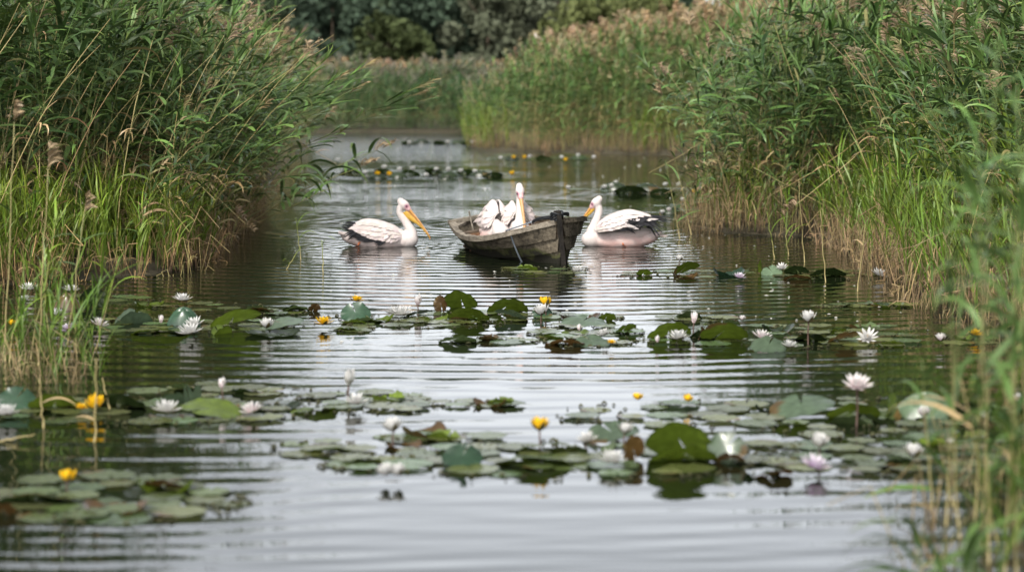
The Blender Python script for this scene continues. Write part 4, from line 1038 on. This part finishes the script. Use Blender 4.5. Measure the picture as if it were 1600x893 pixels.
# raised leaves: photo x, y of the foot, width, height, shape, colour, yaw, label
C_ = dict(o=OLIVE, b=BROWN, t=TEAL, p=PALE, d=DARK, f=FLATG)
LEAVES = [
 (232, 478, 46, 7, "e", "o", 0, "low green leaf with a turned up rim below the bank's dry stalks"),
 (145, 484, 46, 34, "u", "d", .3, "dark upright leaf between white lilies beside the bank"),
 (104, 484, 44, 26, "d", "b", 0, "brown humped leaf beneath two white lilies at the bank"),
 (286, 508, 56, 28, "d", "t", 0, "dark teal hooded leaf left of the big tilted olive leaf".replace("left of", "beside")),
 (365, 514, 84, 33, "l", "o", .2, "big tilted olive leaf with one end lifted beside the teal hooded leaf"),
 (208, 506, 62, 22, "c", "p", .4, "pale curled leaf lying behind the long olive leaf"),
 (248, 524, 96, 13, "u", "o", 0, "long low olive leaf in front of the teal hooded leaf"),
 (440, 514, 72, 15, "l", "p", .1, "pale leaf with one lifted end behind the yellow lily's neighbour"),
 (425, 524, 90, 9, "e", "d", 0, "dark low leaf with ragged rim beside a half open white lily"),
 (346, 522, 40, 14, "c", "o", .9, "small rolled leaf under the big tilted olive leaf"),
 (491, 487, 20, 13, "l", "b", 0, "small brown pointed leaf standing alone in the ripples"),
 (555, 502, 48, 29, "t", "t", 0, "round teal leaf hiding the foot of a yellow lily"),
 (553, 507, 40, 9, "u", "o", 0, "narrow olive rim in front of the round teal leaf"),
 (592, 502, 46, 12, "e", "o", 0, "low olive leaf between the teal leaf and the big white lily"),
 (652, 497, 50, 14, "l", "d", .2, "small dark leaf just behind the big white lily"),
 (688, 487, 26, 26, "l", "b", -.6, "brown twisted leaf standing on two stalks"),
 (720, 484, 56, 31, "u", "o", -.25, "tall olive leaf at the top of the middle raft"),
 (733, 503, 68, 24, "u", "o", -.2, "bright green scalloped leaf standing in front of the tall olive leaf"),
 (793, 491, 66, 26, "u", "o", .1, "wide olive leaf hanging over beside the tall olive leaf"),
 (681, 502, 40, 11, "e", "o", 0, "olive leaf lying between the white lily and the scalloped leaf"),
 (800, 502, 58, 20, "l", "p", 2.9, "pale grey leaf tipped up in the middle of the raft"),
 (848, 495, 34, 18, "t", "t", .3, "bluish leaf leaning behind the yellow lily of the middle raft"),
 (905, 502, 66, 12, "e", "b", 0, "olive brown low leaf at the end of the middle raft"),
 (948, 502, 30, 14, "u", "o", .2, "little olive leaf at the tip of the middle raft"),
 (912, 510, 78, 14, "t", "p", 0, "wide pale leaf lying under the olive brown one"),
 (978, 521, 36, 16, "l", "o", .2, "small rolled olive leaf beside a small white lily"),
 (882, 526, 80, 8, "e", "o", 0, "flat olive leaf behind a brown lily bud"),
 (883, 541, 64, 13, "u", "b", 0, "brown green low leaf behind the smallest yellow lily"),
 (925, 540, 60, 14, "t", "p", 0, "pale leaf under the small white lily"),
 (1046, 532, 72, 30, "u", "o", .25, "olive leaf leaning over behind a white lily with a pink bud above it"),
 (1133, 535, 76, 33, "u", "o", -.1, "largest dark olive leaf of the raft with the tall stemmed lily"),
 (1096, 530, 26, 20, "l", "b", 1.2, "brown upright leaf between two olive leaves"),
 (1202, 549, 58, 22, "t", "p", .1, "pale green leaf beside the low white lily"),
 (1216, 518, 52, 12, "e", "d", 0, "dark low leaf behind the tall stemmed lily"),
 (1265, 534, 56, 14, "u", "d", 0, "dark leaf at the foot of the tall stemmed lily"),
 (1316, 537, 56, 20, "l", "b", .15, "brownish leaf tipped up next to a sideways white lily"),
 (1392, 540, 44, 9, "u", "o", 0, "small olive leaf past the sideways white lily"),
 (1510, 532, 40, 8, "e", "o", 0, "thin green leaf under the orange yellow lily by the reeds"),
 (1072, 430, 46, 22, "l", "o", .2, "olive leaf rising beside the small white cup lily"),
 (1007, 431, 26, 11, "u", "o", 0, "small olive leaf near the swimming pelican's tail"),
 (1072, 434, 40, 8, "e", "b", 0, "brown low leaf under the small white cup lily"),
 (1140, 431, 50, 13, "e", "t", 0, "bluish leaf beside the violet tinted lily"),
 (1188, 428, 13, 22, "t", "o", .9, "narrow upright leaf below the reed bed"),
 (1206, 430, 34, 15, "t", "p", -.3, "pale tilted leaf behind the small white lily below the reeds"),
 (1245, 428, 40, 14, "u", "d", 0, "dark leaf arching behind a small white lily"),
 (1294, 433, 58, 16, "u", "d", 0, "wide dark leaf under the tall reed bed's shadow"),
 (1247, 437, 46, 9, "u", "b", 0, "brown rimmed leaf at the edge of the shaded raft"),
 (24, 640, 60, 34, "t", "t", .2, "blue green leaf standing behind a white lily at the picture's edge"),
 (84, 644, 84, 32, "u", "o", .1, "dark olive leaf beside the blue green standing leaf"),
 (182, 640, 92, 28, "u", "d", -.1, "wide dark leaf behind the yellow lily with dry stalks"),
 (330, 652, 100, 24, "l", "o", 3.0, "long curled olive leaf beside the largest white lily"),
 (300, 634, 40, 36, "c", "p", 1.2, "pale rolled leaf tip above the long curled leaf"),
 (432, 640, 80, 12, "e", "d", 0, "dark flat leaf behind the pinkish white lily"),
 (270, 634, 44, 22, "u", "p", .3, "pale green leaf standing behind the largest white lily"),
 (610, 632, 70, 6, "e", "d", 0, "dark edged leaf in the loose raft under the white cup lily"),
 (722, 728, 66, 34, "t", "t", 0, "round grey teal leaf beside the white lily on its short stem"),
 (835, 728, 132, 20, "u", "o", 0, "very long low olive leaf under the big yellow lily"),
 (860, 706, 120, 18, "u", "o", .1, "olive leaf just behind the stem of the big yellow lily"),
 (956, 690, 92, 26, "l", "p", .25, "broad grey green leaf lifted towards the two standing leaves"),
 (1062, 718, 106, 62, "u", "o", -.15, "biggest olive leaf standing upright in the raft"),
 (1068, 728, 112, 36, "u", "o", .05, "lower olive leaf folded in front of the biggest standing leaf"),
 (1136, 722, 64, 46, "t", "p", -.3, "grey green leaf behind the biggest standing leaf"),
 (990, 720, 40, 40, "u", "b", .5, "dark brown leaf between the white lilies and the biggest leaf"),
 (1140, 725, 50, 20, "u", "b", 0, "brown leaf tucked beside the biggest standing leaf"),
 (630, 700, 60, 10, "e", "b", 0, "brown flat leaf under the white lily on its short stem"),
 (1255, 652, 108, 28, "l", "p", .15, "long pale leaf leaning up towards the pinkish lily on a tall stem"),
 (1335, 658, 90, 32, "u", "o", .05, "olive leaf hanging behind the tall stem of the pinkish lily"),
 (1392, 654, 40, 40, "u", "o", 1.0, "narrow olive leaf standing before the reeds in front"),
 (1450, 652, 108, 38, "d", "p", 0, "broad blue grey leaf behind the reeds in front"),
 (1210, 645, 60, 14, "e", "d", 0, "dark flat leaf beside the long pale leaf"),
 (1235, 668, 70, 12, "u", "o", 0, "low green leaf in front of the long pale leaf"),
 (1520, 650, 80, 26, "u", "d", 0, "dark leaf half hidden by the reeds in front"),
 (1500, 690, 90, 14, "e", "o", 0, "flat olive leaf between reed stalks in front"),
 (60, 790, 140, 26, "u", "d", 0, "dark leaf under the lone yellow lily"),
 (5, 806, 40, 22, "u", "b", 0, "brownish leaf at the corner of the lowest raft"),
 (1190, 745, 60, 10, "e", "d", 0, "dark low leaf beside the pink and violet lily"),
]
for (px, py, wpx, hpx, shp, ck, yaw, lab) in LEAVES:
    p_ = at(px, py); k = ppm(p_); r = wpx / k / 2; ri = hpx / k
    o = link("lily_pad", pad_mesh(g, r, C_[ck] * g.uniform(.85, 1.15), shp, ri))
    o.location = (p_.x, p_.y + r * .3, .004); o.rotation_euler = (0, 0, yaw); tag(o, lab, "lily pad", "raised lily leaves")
LOWG = np.random.default_rng(55)
for reg, where, grp in RAFTS:      # low leaves with turned-up rims all through the rafts
    for j in range(5 if grp != "around the lone yellow lily" else 3):
        x0, x1, y0, y1, n = reg[int(LOWG.integers(0, len(reg)))]
        px = LOWG.uniform(x0 + 15, x1 - 15); py = LOWG.uniform(y0 + .2 * (y1 - y0), y1 - 2); p_ = at(px, py); k = ppm(p_); r = LOWG.uniform(.11, .17)
        o = link("lily_pad", pad_mesh(LOWG, r, [OLIVE, OLIVE, DARK, BROWN, FLATG][int(LOWG.integers(0, 5))] * LOWG.uniform(.8, 1.2), "euuc"[int(LOWG.integers(0, 4))], LOWG.uniform(.03, .085)))
        o.location = (p_.x, p_.y, .004); o.rotation_euler = (0, 0, LOWG.uniform(-.5, .5)); tag(o, "low rimmed leaf " + where, "lily pad", "low rimmed leaves " + grp)
for i in range(26):   # dark leaf clumps of the far rafts
    px, py, wv2 = [(548, 272, 1), (575, 276, 1), (600, 271, 1), (622, 277, 1), (640, 273, 1), (590, 279, 1), (680, 271, 1), (703, 276, 1), (725, 272, 1), (750, 274, 1), (770, 276, 1),
                   (960, 296, 1.4), (985, 302, 1.6), (1010, 298, 1.5), (1035, 303, 1.2), (1065, 330, 1.5), (1090, 328, 1.5), (1050, 333, 1.2), (640, 226, .8), (660, 224, .8), (690, 226, .8), (715, 225, .8), (735, 226, .8), (905, 248, .8), (850, 249, .8), (800, 249, .7)][i]
    p_ = at(px, py); k = ppm(p_); r = 17 * wv2 / k
    o = link("lily_pad", pad_mesh(g, r, DARK * g.uniform(.7, 1.4), "ud"[i % 2], 8.5 * wv2 / k)); o.location = (p_.x, p_.y, 0); o.rotation_euler = (0, 0, g.uniform(-.4, .4))
    where = "behind the boat" if py > 255 else "at the far bend"
    tag(o, "small dark leaf hump standing in a blurred raft " + where, "lily pad", "dark leaves " + where)

def petal(mb, base, phi, el, L, Wd, cup, c1, c2, k=5):
    t = np.linspace(0, 1, k); e = el + cup * t
    d = np.stack([np.cos(e) * math.cos(phi), np.cos(e) * math.sin(phi), np.sin(e)], 1) * (L / (k - 1))
    P = base + np.concatenate([[np.zeros(3)], np.cumsum(d[:-1], 0)]); sd4 = np.array([-math.sin(phi), math.cos(phi), 0])
    wd = Wd * .5 * np.array([.45, .85, 1, .75, .12])
    up = np.cross(d, np.broadcast_to(sd4, d.shape)); up /= np.linalg.norm(up, axis=1)[:, None]; up *= np.sign(up[:, 2:3] + 1e-9)
    mid = P - up * (wd * .35)[:, None]
    G = np.stack([P - sd4 * wd[:, None], mid, P + sd4 * wd[:, None]], 1)
    mb.grid(G, (np.asarray(c1)[None, None] * (1 - t[:, None, None]) + np.asarray(c2)[None, None] * t[:, None, None]) * np.ones((k, 3, 1)))
WP = np.array([.70, .69, .66])
def lily(kind, g):
    """meshes of one unit-width flower: dict part -> mesh"""
    d = {}; mb = MB(); b0 = np.array([0, 0, 0.0]); tint = {"w": (WP * .93, WP), "k": (np.array([.86, .68, .70]), WP), "v": (np.array([.66, .44, .70]), np.array([.78, .74, .76])), "y": (np.array([.80, .42, .012]), np.array([.86, .55, .02]))}[kind[-1]]
    sh = kind[0]
    if sh == "o": rows = [(9, R(10), .54, .135, R(22)), (9, R(32), .50, .13, R(22)), (8, R(54), .42, .11, R(18)), (6, R(72), .30, .09, R(12))]
    elif sh == "h": rows = [(8, R(35), .48, .20, R(40)), (8, R(52), .46, .18, R(35)), (6, R(68), .40, .15, R(25))]
    elif sh == "b": rows = [(4, R(62), .55, .26, R(28)), (4, R(72), .52, .22, R(26))]
    elif sh == "g": rows = [(6, R(30), .42, .36, R(55)), (5, R(60), .36, .30, R(40))]   # globe
    for n, el, L, Wd, cup in rows:
        o = g.uniform(0, 6)
        for i in range(n): petal(mb, b0, o + 2 * math.pi * i / n + g.normal(0, .06), el + g.normal(0, .05), L * g.uniform(.9, 1.06), Wd * g.uniform(.9, 1.1), cup, *tint)
    d["petals"] = mb.mesh("petals", [M_PETAL])
    if sh in "ohg":
        mb = MB()
        for i in range(22):
            phi = g.uniform(0, 6.28); el = g.uniform(R(45), R(88)); L = .15 * g.uniform(.7, 1.2)
            e = np.array([math.cos(el) * math.cos(phi), math.cos(el) * math.sin(phi), math.sin(el)]) * L
            mb.tube([(0, 0, .01), e * .6 + [0, 0, .02], e + [0, 0, .03]], [.012, .014, .008], (.78, .45, .03), n=4, cap=False)
        d["stamens"] = mb.mesh("stamens", [M_PETAL])
    mb = MB()
    for i in range(4):
        petal(mb, np.array([0, 0, -.012]), i * math.pi / 2 + .4, rows[0][1] - .12 if sh != "b" else R(60), rows[0][2] * (.93 if sh != "b" else .8), .17, rows[0][4], (.07, .045, .015), (.10, .085, .03))
    d["sepals"] = mb.mesh("sepals", [M_STEMP])
    return d
g = np.random.default_rng(77)
KINDS_ = {k: [lily(k, g) for i in range(4 if k == "ow" else 2)] for k in ("ow", "ok", "ov", "hw", "hk", "bw", "bk", "oy", "gy", "hy")}
STEM = {}
def stem_mesh(h, r):
    mb = MB(); mb.tube([(.0, .0, -.06), (.006, 0, h * .5), (0, 0, h)], r, (.060, .030, .020), n=6); return mb.mesh("stem", [M_STEMP])
def put_lily(px, py, wpx, kind, label, hpx=0, tilt=None, group="water lilies in bloom", small=False, face=0.0):
    """py: bottom of the bloom in the photo; hpx: how far that is above the water"""
    foot = at(px, py + hpx); k = ppm(foot); sz = 1.15 * wpx / k / (.98 if kind[0] == "o" else .84 if kind[0] in "hg" else .62)
    tilt = g.normal(.05, .16) if tilt is None else tilt; face += g.normal(0, .14)
    h = .035 + hpx / k
    t = empty("water_lily", (foot.x, foot.y, 0), g.uniform(0, 6.28)); tag(t, label, "water lily", group)
    ms = KINDS_[kind][int(g.integers(0, len(KINDS_[kind])))]
    M = Matrix.Rotation(-t.rotation_euler.z, 4, 'Z') @ Matrix.Rotation(face, 4, 'Y') @ Matrix.Rotation(tilt, 4, 'X')
    for nm, me in ms.items():
        if small and nm == "sepals": continue
        o = link(nm, me, t); o.scale = (sz, sz, sz); o.location = (0, 0, h + .012); o.rotation_euler = M.to_euler()
    if hpx > 2 and not small: link("stem", stem_mesh(h + .01, max(.005, .03 * sz)), t)
BLOOMS = [
 (285, 476, 28, "ow", "white lily open alone at the back of the bank side raft"), (303, 516, 30, "ow", "white lily tucked behind its twin in front of the teal hooded leaf", 3), (296, 529, 38, "ow", "white lily at the water's edge with its reflection beside the twin"),
 (417, 520, 28, "hw", "white lily half open beside the dark ragged leaf"), (506, 514, 30, "oy", "yellow lily floating between the bank side raft and the middle raft"), (44, 458, 24, "ow", "white lily highest against the bank's grass"), (39, 478, 18, "hw", "small white lily seen through the grass blades"),
 (110, 461, 26, "ow", "white lily above the brown humped leaf"), (136, 480, 24, "ow", "white lily in front of the dark upright leaf"), (19, 516, 16, "hy", "orange yellow lily among the reed stalks in the water"), (107, 523, 26, "ov", "violet and white lily behind thin reed stems"), (155, 516, 30, "ok", "pale pink flat lily beside the violet one", 0), (90, 500, 20, "hw", "pale lily behind thin grass blades in the raft"),
 (252, 512, 13, "bk", "brown closed bud beside the teal hooded leaf"),
 (557, 477, 22, "oy", "yellow lily peeping over the round teal leaf", 14), (616, 497, 28, "ow", "white lily behind the big white one of the middle raft"), (628, 499, 34, "ow", "big white lily in the middle raft below the boat's stern"), (653, 484, 18, "bk", "pinkish white half closed lily rising behind the big white lily", 8),
 (852, 485, 26, "hy", "yellow lily standing over a white one in the middle raft", 10), (846, 499, 30, "hw", "white lily on a dark stalk below the yellow lily", 6), (944, 531, 24, "ow", "small white lily beside the rolled olive leaf"), (955, 544, 14, "oy", "smallest yellow lily at the tip of the middle raft"), (905, 524, 10, "bk", "brown bud standing on the flat olive leaf", 2),
 (1060, 537, 34, "ow", "white lily in front of two olive leaves near the tall stemmed lily"), (1084, 512, 18, "bk", "pink white bud rising behind the olive leaf", 10), (1190, 536, 32, "ok", "pale violet white lily beside the pale green leaf"), (1233, 550, 26, "ow", "low white lily at the water's edge below the tall stemmed lily"), (1263, 510, 30, "hw", "white lily held highest on a tall dark stem", 28),
 (1355, 537, 32, "ow", "sideways tilted white lily next to the brownish leaf", 0, .6), (1027, 543, 11, "bk", "brown bud at the edge of the raft beside a white lily"), (1523, 531, 24, "oy", "orange yellow lily against the dry reed stalks"), (1470, 541, 22, "hk", "faded white lily low beside the reed stalks"), (1160, 508, 14, "hk", "tiny pale lily between leaves behind the largest olive leaf"),
 (1062, 413, 16, "hw", "small white cup lily beside the rising olive leaf", 8), (1155, 440, 20, "ov", "violet tinted white lily in the shaded raft"), (1221, 425, 18, "ow", "small white lily among shaded leaves below the reed bed", 4), (1373, 436, 26, "ow", "white lily among dry stalks at the reed bed's edge"), (903, 429, 20, "ow", "white lily floating just past the bow of the boat"),
 (8, 658, 40, "ow", "white lily at the picture's edge with its reflection"), (149, 648, 38, "hy", "yellow lily beside dry stalks in front of wide dark leaf"), (127, 648, 20, "oy", "flattened yellow petals next to the yellow lily"), (259, 653, 44, "ow", "largest white lily beside the long curled olive leaf"), (393, 654, 38, "ok", "pinkish white lily at the end of the long curled leaf"), (347, 616, 17, "bk", "brown green bud standing above the long curled leaf", 16),
 (545, 611, 28, "bw", "white cup lily on a dark stalk in open water", 16), (556, 640, 36, "ow", "white lily floating below the cup lily"),
 (615, 684, 38, "hw", "white lily on a short dark stem beside the round grey teal leaf", 12), (604, 754, 34, "hw", "white lily of a floating pair in front of the raft", 0, .15), (625, 754, 32, "hw", "second white lily of the floating pair with brown underside", 0, .1), (843, 683, 38, "hy", "big yellow lily on a stalk above the long olive leaf", 24),
 (917, 700, 34, "ow", "white lily behind the others in front of the broad lifted leaf", 4), (957, 733, 44, "ow", "white lily in front of the dark brown leaf"), (976, 688, 30, "hw", "pale lily under the broad lifted leaf", 8),
 (996, 634, 22, "gy", "round yellow lily bud alone at the raft's open end"), (1074, 636, 22, "gy", "round yellow lily bud nearer the long pale leaf"), (1338, 614, 46, "ok", "pinkish white lily held on a tall stem before the reeds", 52), (1280, 708, 36, "hw", "white lily on a stem leaning in the wide raft", 20, .3),
 (1443, 660, 26, "hk", "pinkish lily among green blades before the reeds", 20), (1538, 664, 28, "hw", "white lily between dry stalks in front of the reeds", 6), (1592, 636, 30, "ow", "white lily at the picture's edge behind a dry stalk", 10), (1427, 725, 38, "hw", "white lily low beside the reed stalks in the wide raft"), (1484, 707, 20, "hw", "small white lily half hidden by a dry stalk", 4),
 (1272, 742, 46, "ov", "pink and violet lily with yellow heart at the raft's lower edge"), (106, 762, 36, "gy", "lone yellow lily standing over the lowest raft", 8),
]
for b in BLOOMS:
    px, py, wpx, kd, lab = b[:5]; put_lily(px, py, wpx, kd, lab, *(b[5:]))
FARB = [(528, 254, "w"), (600, 266, "w"), (608, 277, "y"), (590, 277, "y"), (625, 270, "w"), (645, 268, "w"), (571, 275, "w"), (700, 270, "w"), (742, 273, "w"), (800, 276, "y"), (665, 279, "w"), (682, 270, "w"), (720, 272, "w"),
        (783, 251, "w"), (803, 250, "y"), (828, 249, "w"), (877, 250, "w"), (820, 250, "y"), (884, 254, "y"), (903, 247, "w"), (928, 250, "w"), (640, 227, "w"), (700, 226, "w"), (738, 226, "w"), (755, 226, "w"),
        (888, 299, "w"), (945, 298, "w"), (963, 291, "w"), (955, 296, "w"), (1040, 294, "w"), (1085, 305, "y"), (1066, 318, "w"), (1095, 300, "w"), (1035, 338, "w"), (1045, 334, "v")]
for px, py, kd in FARB:
    where = ("on the water at the far bend" if py < 258 else "in the blurred rafts just behind the boat" if py < 284 else "beside the tall reeds behind the boat")
    cname = {"w": "white", "y": "yellow", "v": "pale violet"}[kd]
    put_lily(px, py, 11 if py > 258 else 9, "h" + ("k" if kd == "v" else kd), "tiny %s lily %s" % (cname, where), 2, group="tiny %s lilies %s" % (cname, where), small=True)
# floating fluff, duckweed and bits along the rafts: nobody could count these
mb = MB(); g = np.random.default_rng(9)
def speck(px, py, r, c):
    p_ = np.array(at(px, py, .003)); a = np.linspace(0, 2 * math.pi, 6, endpoint=False) + g.uniform(0, 1)
    V = np.concatenate([[p_ + [0, 0, r * .35]], p_ + np.stack([np.cos(a) * r * g.uniform(.7, 1.4), np.sin(a) * r, np.zeros(6)], 1)])
    mb.add(V, [[0, 1 + i, 1 + (i + 1) % 6, 1 + (i + 1) % 6] for i in range(0, 6)], c)
for i in range(240):
    y = 215 + 330 * g.random() ** 1.3; x = g.uniform(430, 1250)
    if y > 440: x = g.uniform(1050, 1450) if g.random() < .6 else x
    q = shore(np.array([at(x, y)[:2]]))[0]
    if q > -.15: continue
    speck(x, y, g.uniform(.008, .022) * (1 if y > 300 else 1.8), np.array([.55, .54, .48]) * g.uniform(.7, 1.1))
tag(mb.build("seed_fluff", M_PLAIN), "pale seed fluff scattered on the water", "fluff", kind="stuff")
mb = MB()
for reg, _, _ in RAFTS:
    for (x0, x1, y0, y1, n) in reg:
        for i in range(n * 5):
            a = g.uniform(0, 6.28); q = g.uniform(.75, 1.12)
            px, py = (x0 + x1) / 2 + (x1 - x0) / 2 * q * math.cos(a), (y0 + y1) / 2 + (y1 - y0) / 2 * q * math.sin(a)
            r = g.uniform(.005, .013); p_ = np.array(at(px, py, .004)); l = g.uniform(.5, 2.2)
            mb.tube([p_ + [-r * l, 0, 0], p_ + [0, 0, r * .9], p_ + [r * l, g.normal(0, r), 0]], [r * .4, r * .8, r * .3], np.array([.035, .035, .014]) * g.uniform(.5, 1.8), n=4, cap=False)
tag(mb.build("leaf_debris", M_PLAIN), "dark curled leaf bits along the edges of the lily rafts", "debris", kind="stuff")
# ------------------------------------------------------------------ single reeds that stand apart
def single_reed(foot, top, label, seed, nl=10, ll=.5, lw=.03, plume=False, green=1.0, colour=None, stem_r=.007, droop=None, group="single reeds standing apart", sag=0.0, young=False, fmin=.2, name="reed", wind=None):
    g = np.random.default_rng(seed)
    foot, top = np.array(foot, float), np.array(top, float); v = top - foot; t = np.linspace(0, 1, 9)[:, None]
    root = empty(name, foot); tag(root, label, "reed", group)
    P = v * t + np.array([0, 0, 1]) * sag * np.sin(t * math.pi) ; P[1:-1] += g.normal(0, .006, (7, 3))
    base = STRAW if colour is None else np.asarray(colour)
    gr = (YOUNG if young else TALLB) * 1.1
    c = base * (1 - t * green) + gr * t * green
    mb = MB(); mb.tube(P, np.linspace(stem_r, stem_r * .5, 9), c, n=6); mb.build("stem", [M_REED], root)
    for i in range(nl):
        f = fmin + (.98 - fmin) * (i + g.uniform(.0, .7)) / max(nl, 1)
        phi = g.uniform(0, 6.28) if wind is None else wind + g.normal(0, .7)
        col = (YOUNG if young else TALLB) * g.uniform(.7, 1.4)
        if green < .3: col = DRY * g.uniform(.6, 1.1)
        mb = MB(); add_leaf(mb, g, at_stem(P, f), phi, ll * g.uniform(.7, 1.2), lw * g.uniform(.8, 1.2), col, 8, e1=droop, e0=R(70) if young else None)
        mb.build("leaf", [M_REED], root)
    if plume:
        mb = MB(); add_plume(mb, g, P[-1], unit(P[-1] - P[-2]), plume, PLUME * g.uniform(.9, 1.2), n=26, wd=.011); mb.build("plume", [M_REED], root)
    return root
def between(fx, fy, tx, ty, dy=0.0):
    a = at(fx, fy); b = at_depth(tx, ty, a.y + dy); return a, b
# leaning out over the water beside the swimming pelican
a, b = between(372, 352, 585, 236); single_reed(a, b, "reed leaning far out over the water with hanging leaves and a drooping plume", 41, 15, .80, .062, .5, .8, droop=R(-88), sag=.12, fmin=.3, stem_r=.011)
a, b = between(366, 365, 560, 262, -1); single_reed(a, b, "lower leaning reed with a brown plume just above the swimming pelican", 42, 12, .70, .055, .45, .6, droop=R(-88), sag=.1, fmin=.35, stem_r=.010)
a, b = between(350, 372, 520, 292, -1.5); single_reed(a, b, "bare straw coloured reed leaning low above the ripples", 43, 9, .6, .05, False, .4, droop=R(-86), fmin=.5)
a, b = between(392, 330, 470, 95); single_reed(a, b, "reed with a brown plume standing out against the distant water", 44, 14, .65, .055, .5, .9)
a, b = between(400, 330, 505, 190); single_reed(a, b, "slanting reed with drooping leaves beside the distant bright water", 45, 12, .7, .055, .45, .9, droop=R(-80))
# broken and bent stalks at the tall bed
a, b = between(1385, 372, 1178, 262); single_reed(a, b, "long straw stalk fallen slantwise across the reed bed", 46, 6, .5, .05, False, .45, stem_r=.011, droop=R(-20), fmin=.45, wind=math.pi)
a, b = between(1156, 362, 1156, 240); single_reed(a, b, "dead brown reed with a shaggy withered head", 47, 16, .26, .018, .16, .0, stem_r=.014, droop=R(-88), fmin=.6)
a, b = between(1210, 402, 1198, 330, 0); single_reed(a, b, "thin green shoot in the water below the fallen stalk", 48, 3, .4, .02, False, .9, young=True)
a, b = between(1232, 398, 1226, 340, 0); single_reed(a, b, "green shoot with a bent leaf beside the thin shoot", 49, 3, .4, .02, False, .8, young=True)
a, b = between(1257, 410, 1248, 280, 0); single_reed(a, b, "tall bare stalk rising from the water before the tall bed", 50, 1, .3, .02, False, .2)
a, b = between(1290, 440, 1282, 330, 0); single_reed(a, b, "tan stalk standing in the shaded raft", 51, 1, .3, .02, False, .1)
a, b = between(1340, 455, 1352, 350, 0); single_reed(a, b, "dry stalk leaning towards the white lily at the bed's edge", 52, 2, .3, .02, False, .1)
a, b = between(1062, 372, 1040, 250, 0); single_reed(a, b, "slender reed at the corner of the tall bed above the pelican's tail", 53, 6, .4, .025, False, .9)
a, b = between(1080, 366, 1035, 150, 0); single_reed(a, b, "slanting reed reaching out from the tall bed's corner", 54, 9, .5, .03, .3, .9)
a, b = between(1120, 350, 1078, 40, 2); single_reed(a, b, "tallest reed with a thin plume against the gap of sky", 55, 10, .5, .03, .4, .95)
a, b = between(505, 425, 503, 375, 0); single_reed(a, b, "lone green shoot in the open ripples", 56, 2, .3, .014, False, .9, young=True)
a, b = between(470, 405, 462, 340, 0); single_reed(a, b, "pair bladed shoot rising from the ripples near the bank", 57, 2, .35, .014, False, .9, young=True)
a, b = between(448, 420, 470, 385, 0); single_reed(a, b, "short bent shoot in the ripples near the bank", 58, 2, .25, .014, False, .9, young=True)
# clump standing in the water in front of the grass bank
CL = [(15, 566, 40, 395, 6, .9, "green reed at the frame's edge in the clump before the bank", False), (48, 560, 90, 330, 6, .9, "arching green reed of the clump before the bank", False), (82, 556, 62, 405, 5, .9, "short leafy reed of the clump before the bank", False),
      (100, 570, 132, 330, 4, .4, "reed with a fluffy pale head before the grass bank", .2), (60, 572, 75, 262, 3, .3, "taller reed with a fluffy tan head before the grass bank", .26), (8, 575, 22, 190, 3, .3, "tallest fluffy headed reed at the frame's edge", .22),
      (150, 545, 186, 400, 4, .95, "bright green blade leaning towards the teal hooded leaf", False), (120, 552, 112, 425, 4, .95, "bright green shoot behind the violet lily", False),
      (147, 690, 150, 560, 1, .0, "dry stalk standing beside the yellow lily", False), (68, 668, 60, 590, 1, .0, "short dry stalk between dark leaves", False), (172, 640, 160, 590, 0, .0, "broken dry stalk behind the wide dark leaf", False), (-4, 690, 55, 712, 0, 0.0, "tan stalk lying on the water at the frame's edge", False)]
for i, (fx, fy, tx, ty, nl, gr_, lab, pl) in enumerate(CL):
    a = at(fx, fy); b = at_depth(tx, ty, a.y)
    if b.z < .02: b.z = .05
    single_reed(a, b, lab, 60 + i, nl, .42, .022, pl, gr_, young=gr_ > .5, stem_r=.007, group="reeds before the grass bank")
# large reeds close to us on the other side
FR = [(1455, 800, 1440, 560, 5, .9), (1478, 820, 1500, 470, 7, .9), (1500, 840, 1478, 300, 9, .95), (1520, 860, 1560, 60, 15, .95), (1545, 880, 1528, 190, 13, .95), (1570, 900, 1610, 40, 15, .95), (1590, 920, 1580, 330, 9, .95),
      (1612, 920, 1590, 130, 14, .95), (1490, 790, 1455, 640, 2, .1), (1535, 800, 1545, 560, 1, .0), (1560, 850, 1500, 590, 1, .0), (1430, 940, 1445, 830, 6, .9), (1470, 960, 1475, 845, 6, .9), (1515, 960, 1500, 850, 6, .9), (1580, 790, 1588, 640, 1, .0), (1600, 800, 1562, 560, 1, .05)]
FL = ["short green reed at the front with its leaves over the white lily", "leafy reed at the front rising over the orange lily", "slim green reed at the front before the grass strip", "very tall leafy reed close to us", "leafy reed close to us beside the very tall one", "tall reed close to us bending out of the frame",
      "mid height green reed close to us at the frame's edge", "broad leaved reed close to us at the frame's edge", "bent tan stalk beside the small white lily", "upright tan stalk among the front reeds", "slanting tan stalk crossing the front reeds", "low leafy shoot at the bottom of the frame", "second low shoot at the bottom beside tan stalks",
      "low green shoot under the slanting tan stalk", "tan stalk near the white lily at the frame's edge", "thick tan stalk leaning at the frame's edge"]
for i, (fx, fy, tx, ty, nl, gr_) in enumerate(FR):
    a = at(fx, fy); b = at_depth(tx, ty, a.y)
    single_reed(a, b, FL[i], 90 + i, int(nl * 1.35), .46, .030, False, gr_, stem_r=.006, group="reeds close to us", fmin=.12)
